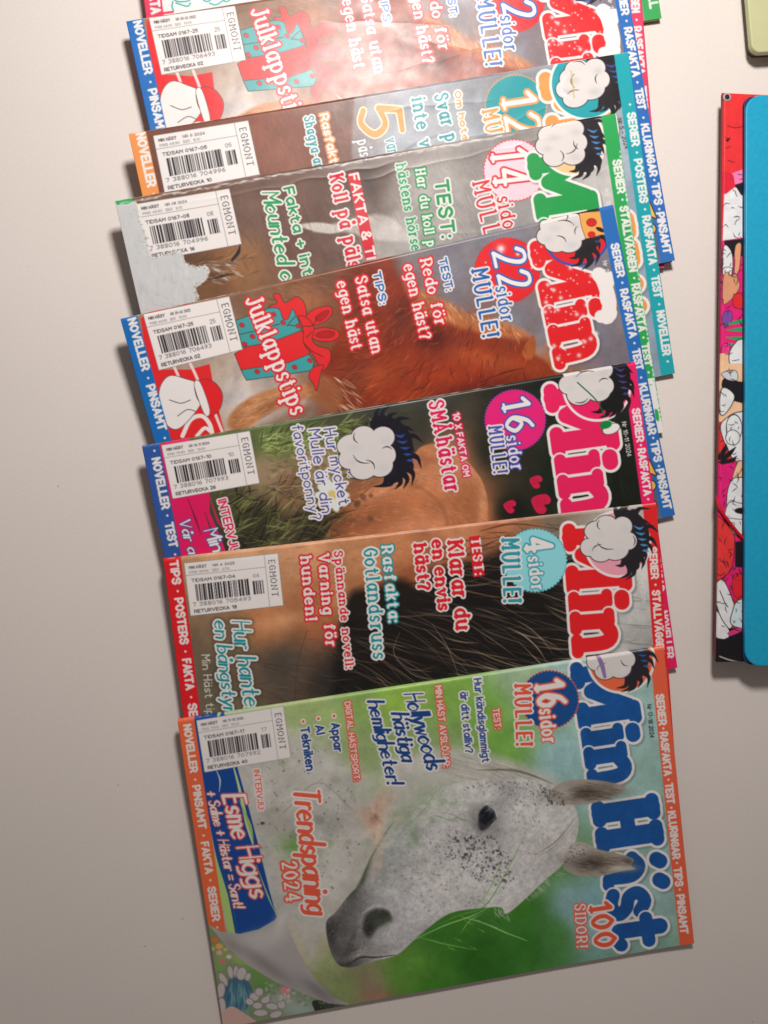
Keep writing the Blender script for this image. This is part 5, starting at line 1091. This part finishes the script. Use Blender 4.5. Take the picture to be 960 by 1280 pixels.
# ---- elastic folder with a drawn cover, flat blue folder on it, green box
def comic_sheet():
    s = Sheet([(905, 114), (963, 117), (896, 827), (954, 824)], 25, 308, (218, 206, 199), region=(884, 100, 966, 840), base=(214, 52, 54))
    K = (34, 30, 34); Wt = (214, 208, 204); Pk = (214, 36, 110); Rd = (208, 44, 48); ol = (1.0, K)
    f = lambda x0, y0, k: (lambda *p: [(860 + x / k, y0 + y / k) for x, y in p])
    a = f(0, 0, 4.27); b = f(0, 280, 4.0); c = f(0, 560, 3.76)
    s.part('drawing')
    s.poly(a((195, 1010), (250, 1000), (440, 1000), (440, 1300), (185, 1300)), Wt, smooth=False)
    s.poly(a((236, 925), (290, 905), (440, 900), (440, 960), (250, 985)), (222, 120, 160), smooth=False); s.poly(a((190, 920), (240, 930), (252, 985), (235, 1010), (190, 1030)), (208, 38, 58)); s.poly(a((252, 985), (440, 930), (440, 1050), (290, 1040)), K, smooth=False)
    s.poly(b((170, 80), (440, 40), (440, 640), (150, 640)), Pk, smooth=False); s.poly(b((180, 80), (440, 55), (440, 150), (190, 160)), K, smooth=False); s.poly(b((180, 110), (215, 130), (225, 190), (215, 260), (178, 260)), Wt, outline=ol)
    s.poly(b((245, 100), (268, 95), (266, 160), (256, 235), (236, 250), (238, 190), (236, 140)), (214, 146, 108), outline=(.6, K)); s.poly(b((178, 260), (200, 236), (215, 255), (240, 245), (262, 300), (240, 345), (200, 385), (176, 385)), (206, 142, 106), outline=(.6, K))
    s.poly(b((228, 370), (262, 340), (440, 350), (440, 410), (250, 415)), Rd, outline=(.6, K)); s.poly(b((178, 440), (215, 430), (222, 470), (195, 505), (176, 500)), (124, 74, 150), outline=(.6, K))
    for p in (((180, 500), (270, 480), (440, 470)), ((195, 525), (270, 520), (440, 515)), ((190, 560), (270, 565), (440, 560)), ((200, 590), (270, 598), (440, 590))): s.line(b(*p), [.6, 2.6, 2.0], (40, 150, 84), mark=True)
    s.poly(b((174, 600), (205, 595), (212, 625), (190, 655), (170, 660)), (222, 60, 126), outline=(.6, K))
    s.poly(b((150, 640), (440, 640), (440, 760), (160, 760)), (222, 178, 140), smooth=False); s.poly(b((210, 640), (240, 590), (280, 570), (440, 580), (440, 720), (250, 730), (215, 700)), Wt, outline=ol)
    s.poly(b((160, 690), (440, 690), (440, 980), (150, 980)), (222, 178, 140), smooth=False); s.poly(b((170, 780), (200, 760), (280, 780), (440, 760), (440, 890), (250, 880), (180, 830)), K); s.poly(b((172, 815), (235, 850), (200, 925), (165, 940)), Wt, outline=ol); s.poly(b((170, 740), (240, 725), (250, 770), (200, 770)), (196, 192, 190), outline=(.6, K))
    s.poly(b((165, 1010), (200, 960), (275, 930), (440, 940), (440, 1180), (260, 1180), (200, 1110)), Wt, outline=ol); s.disc(*b((235, 1010))[0], 10, 16, Wt, mark=True, outline=(.8, K)); s.disc(*b((228, 1058))[0], 9, 9, Wt, mark=True, outline=(.8, K))
    for p in (((160, 1160), (185, 1120), (195, 1090)), ((175, 1170), (215, 1135), (245, 1105)), ((165, 1190), (220, 1175), (250, 1150))): s.line(b(*p), [3, 3, .4], K, mark=True)
    s.poly(b((150, 1180), (170, 1195), (245, 1180), (440, 1200), (440, 1300), (140, 1300)), Pk, smooth=False); s.poly(b((250, 1185), (268, 1180), (264, 1260), (246, 1280)), (222, 178, 140), outline=(.6, K))
    s.poly(c((140, 80), (440, 60), (440, 700), (130, 700)), Pk, smooth=False); s.poly(c((215, 130), (240, 60), (262, 60), (255, 150), (225, 160)), (222, 178, 140), outline=(.6, K))
    s.poly(c((190, 200), (215, 140), (260, 130), (440, 140), (440, 420), (235, 400), (190, 320)), Wt, outline=ol); s.poly(c((180, 290), (205, 240), (250, 250), (440, 270), (440, 320), (200, 320)), Wt, outline=(.7, K)); s.disc(*c((262, 285))[0], 10, 4, K)
    s.poly(c((150, 320), (215, 390), (222, 460), (205, 560), (150, 610), (130, 600), (130, 330)), (216, 58, 56), outline=(.8, K)); s.poly(c((228, 430), (440, 420), (440, 560), (225, 550)), K, smooth=False); s.poly(c((215, 600), (262, 580), (440, 580), (440, 700), (240, 700)), Rd, outline=(.6, K))
    s.poly(c((135, 640), (165, 615), (205, 690), (230, 780), (185, 850), (140, 740)), Wt, outline=ol); s.poly(c((215, 760), (262, 700), (440, 720), (440, 830), (225, 830)), (200, 206, 210), outline=ol)
    s.poly(c((130, 740), (160, 800), (190, 840), (440, 830), (440, 1010), (130, 1010)), K, smooth=False); s.poly(c((132, 760), (165, 810), (195, 850), (190, 885), (150, 890), (132, 870)), Wt, outline=ol); s.poly(c((190, 860), (250, 835), (258, 850), (205, 875)), (206, 60, 120)); s.line(c((150, 975), (200, 990), (260, 1000)), .8, (180, 174, 170))
    s.line(c((150, 665), (175, 720), (190, 740)), .5, K); s.line(c((195, 480), (208, 490), (200, 505)), .5, K); s.cur = None
    for i in range(150):
        x, y, t = s.rng.uniform(900, 934), s.rng.uniform(215, 826), s.rng.uniform(0, 6.3); l = s.rng.uniform(2, 6); g = s.rng.normal(0, .9)
        s.line([(x, y), (x + math.cos(t) * l, y + math.sin(t) * l), (x + math.cos(t) * l + math.cos(t + g) * l, y + math.sin(t) * l + math.sin(t + g) * l)], [.2, .55, .15], K, alpha=.85)
    for p in (((870 + 40, 158), (920, 160), (932, 158)), ((907, 172), (913, 174)), ((908, 185), (914, 183)), ((910, 200), (918, 203))): s.line(p, .5, (110, 30, 34))
    s.poly([(907, 175), (914, 172), (910, 178)], K, smooth=False)
    s.grain(((8, .03), (2, .02)))
    return s


def frame_of(a, b):
    """origin and turn of something whose left edge runs from picture point a down to b (mm on the table)"""
    d = np.array(b) - np.array(a); n = d / np.hypot(*d)
    return math.atan2(n[0], -n[1])


HF = 13.0
a0, b0 = at(905, 113, HF), at(896, 828, HF)
fold = bpy.data.objects.new('elastic_folder', None); col.objects.link(fold); fold.empty_display_size = .02
fold.location = (a0[0] * MM, a0[1] * MM, 0); fold.rotation_euler = (0, 0, frame_of(a0, b0))
tag(fold, 'red comic patterned folder with a red elastic band, lying under the blue folder', 'folder')
FL = math.hypot(b0[0] - a0[0], b0[1] - a0[1])
cs = comic_sheet(); cs.W = FL
us = np.r_[np.linspace(0, 28, 84), np.linspace(34, 215, 24)]; vs = np.r_[np.linspace(0, FL, 900)]
U, V = np.meshgrid(us, vs, indexing='ij')
def rim(d, r): return np.where(d < r, r - np.sqrt(np.maximum(r * r - (r - d) ** 2, 0)), 0)
Zf = HF - np.maximum.reduce([rim(U, 1.2), rim(215 - U, 1.2), rim(FL - V, 1.0), rim(V, 3.5)]) + .25 * smooth_noise(U, V, (30, 45), 3)
co = np.stack([U, -V, Zf], -1).reshape(-1, 3); lay = cs.lay(np.stack([np.minimum(U, 24.9), V], -1)); rgb = sample(cs, lay).reshape(-1, 3)
idx = np.arange(len(us) * len(vs)).reshape(len(us), len(vs)); q = np.stack([idx[:-1, :-1], idx[:-1, 1:], idx[1:, 1:], idx[1:, :-1]], -1).reshape(-1, 4)
cu = (U[:-1, :-1] + U[1:, 1:]) / 2; cv = (V[:-1, :-1] + V[1:, 1:]) / 2
link('cover', grid_mesh('cover', co, q, rgb), mat_print('comic_card', .5, .2, .1, 90), fold)
red_card = mat_plain('red_card', (124, 84, 82), .5, .4, .08)
def body(bm):
    t, l = HF - 3.7, .35
    hexa(bm, [(l, -l - .6, t), (214.6, -l - .6, t), (214.6, -FL + l, t), (l, -FL + l, t), (6.5, -5, .02), (212, -5, .02), (212, -FL + 2.5, .02), (6.5, -FL + 2.5, .02)])
bm_obj('body', body, red_card, fold)
def skirt(bm):
    for u0, u1 in ((.06, .5), (214.5, 214.94)): hexa(bm, [(u0, -1, HF - 1.3), (u1, -1, HF - 1.3), (u1, -FL + .5, HF - 1.3), (u0, -FL + .5, HF - 1.3), (u0, -1, HF - 3.6), (u1, -1, HF - 3.6), (u1, -FL + .5, HF - 3.6), (u0, -FL + .5, HF - 3.6)])
    for v0, v1 in ((-.06, -.5), (-FL + .5, -FL + .06)): hexa(bm, [(.5, v0, HF - 3.3), (214.5, v0, HF - 3.3), (214.5, v1, HF - 3.3), (.5, v1, HF - 3.3), (.5, v0, HF - 3.6), (214.5, v0, HF - 3.6), (214.5, v1, HF - 3.6), (.5, v1, HF - 3.6)])
bm_obj('side_flap', skirt, mat_plain('flap_card', (120, 50, 56), .5, .3, .1), fold)


def tube(bm, pts, r, seg=10):
    P = [Vector(p) for p in crom(np.array(pts, float), 8)]; rings = []
    for k, p in enumerate(P):
        t = (P[min(k + 1, len(P) - 1)] - P[max(k - 1, 0)]).normalized(); n = t.orthogonal().normalized(); b = t.cross(n)
        if rings:
            n = (last - t * last.dot(t)).normalized(); b = t.cross(n)
        last = n
        rings.append([bm.verts.new((p + n * r * math.cos(q) + b * r * math.sin(q)) * MM) for q in np.linspace(0, 2 * math.pi, seg, endpoint=False)])
    for A, B in zip(rings, rings[1:]):
        for k in range(seg): bm.faces.new([A[k], A[(k + 1) % seg], B[(k + 1) % seg], B[k]])
    bm.faces.new(rings[0][::-1]); bm.faces.new(rings[-1])


inv = Matrix.LocRotScale(fold.location, fold.rotation_euler, None).inverted()
def loc(px, py, z):
    x, y = at(px, py, z); p = inv @ Vector((x * MM, y * MM, 0)); return (p.x / MM, p.y / MM, z)
band = [loc(925, 669, HF + .9), loc(915, 657, HF + .9), loc(905, 644, HF + .9), loc(899, 634, HF + .2), loc(896.5, 622, HF - 3), loc(897.5, 608, HF - 6), loc(899.5, 596, HF - 9), loc(901.5, 584, HF - 11.5)]
band = [loc(934, 676, HF + .9)] + band
bm_obj('elastic_band', lambda bm: tube(bm, band, .95), mat_plain('red_elastic', (196, 24, 30), .6, .3, .15, 900, .4), fold, smooth=True)
ex, ey, _ = loc(909, 121.5, HF)
def ring(bm):
    bmesh.ops.create_circle(bm, segments=20, radius=1.9 * MM, cap_ends=False)
    n = 20; bm.verts.ensure_lookup_table()
    base = [v.co.copy() for v in bm.verts]; bm.clear()
    prof = [(1.2, 0), (1.35, .5), (1.7, .7), (2.1, .5), (2.25, 0)]; rr = []
    for rad, z in prof: rr.append([bm.verts.new(Vector((math.cos(t) * rad + ex, math.sin(t) * rad + ey, z + HF - .35)) * MM) for t in np.linspace(0, 2 * math.pi, n, endpoint=False)])
    for A, B in zip(rr, rr[1:]):
        for k in range(n): bm.faces.new([A[k], A[(k + 1) % n], B[(k + 1) % n], B[k]])
bm_obj('eyelet', ring, mat_plain('dull_metal', (176, 170, 166), .35, .6, .1), fold, smooth=True)
def hole(bm):
    bmesh.ops.create_cone(bm, cap_ends=True, segments=20, radius1=1.4 * MM, radius2=1.3 * MM, depth=1.4 * MM, matrix=Matrix.Translation(Vector((ex, ey, HF - .45)) * MM))
bm_obj('eyelet_hole', hole, mat_plain('dark_hole', (40, 40, 44), .7, .2, .1), fold)


def rounded(bm, w, l, rad, z0, z1, bev):
    """rounded rectangle plate, corner at the origin, running to +x and -y"""
    out = []
    for cx, cy, t0 in ((rad, -rad, 90), (rad, -l + rad, 180), (w - rad, -l + rad, 270), (w - rad, -rad, 0)):
        arc = [(cx + rad * math.cos(math.radians(t)), cy + rad * math.sin(math.radians(t))) for t in np.linspace(t0, t0 + 90, 12)]
        out += arc
    c = np.array(out); ctr = c.mean(0); rings = []
    for ins, z in ((0, z0), (0, z1 - bev), (bev * .3, z1 - bev * .3), (bev, z1)):
        q = c - ctr; k = np.array([(w / 2 - ins) / (w / 2), (l / 2 - ins) / (l / 2)])
        rings.append([bm.verts.new(Vector((*(ctr + p * k), z)) * MM) for p in q])
    n = len(c)
    for A, B in zip(rings, rings[1:]):
        for k in range(n): bm.faces.new([A[k], A[(k + 1) % n], B[(k + 1) % n], B[k]])
    bm.faces.new(rings[-1]); bm.faces.new(rings[0][::-1])


a1, b1 = at(932.5, 118, 17.0), at(931.5, 833, 17.0)
blue = bpy.data.objects.new('blue_folder', None); col.objects.link(blue); blue.empty_display_size = .02
blue.location = (a1[0] * MM, a1[1] * MM, 0); blue.rotation_euler = (0, 0, frame_of(a1, b1))
tag(blue, 'plain bright blue folder with rounded corners resting on the comic patterned folder', 'folder')
BL = math.hypot(b1[0] - a1[0], b1[1] - a1[1])
bm_obj('cover', lambda bm: rounded(bm, 228, BL, 9, 15.2, 17.0, .5), mat_plain('blue_plastic', (22, 164, 206), .5, .4, .06, 420, .25), blue)
bm_obj('lining', lambda bm: rounded(bm, 227, BL - .4, 5.0, 13.4, 15.1, .3), mat_plain('navy_card', (38, 56, 96), .6, .3, .08), blue)

HG = 11.0
g0 = at(940.5, 66, HG)
green = bpy.data.objects.new('green_box', None); col.objects.link(green); green.empty_display_size = .02
green.location = (g0[0] * MM, g0[1] * MM, 0); green.rotation_euler = (0, 0, .10)
tag(green, 'corner of a pale olive green box lying beyond the blue folder', 'box')
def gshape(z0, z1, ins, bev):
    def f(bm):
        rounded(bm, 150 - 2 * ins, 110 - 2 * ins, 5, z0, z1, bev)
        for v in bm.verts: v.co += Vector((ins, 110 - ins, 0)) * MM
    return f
bm_obj('lid', gshape(HG - 3.5, HG, 0, .8), mat_plain('olive_card', (190, 196, 152), .6, .3, .04), green)
bm_obj('body', gshape(.05, HG - 3.6, 2.5, .3), mat_plain('shaded_card', (96, 90, 84), .6, .3, .08), green)  # shade on the box's front face is put into this dark colour
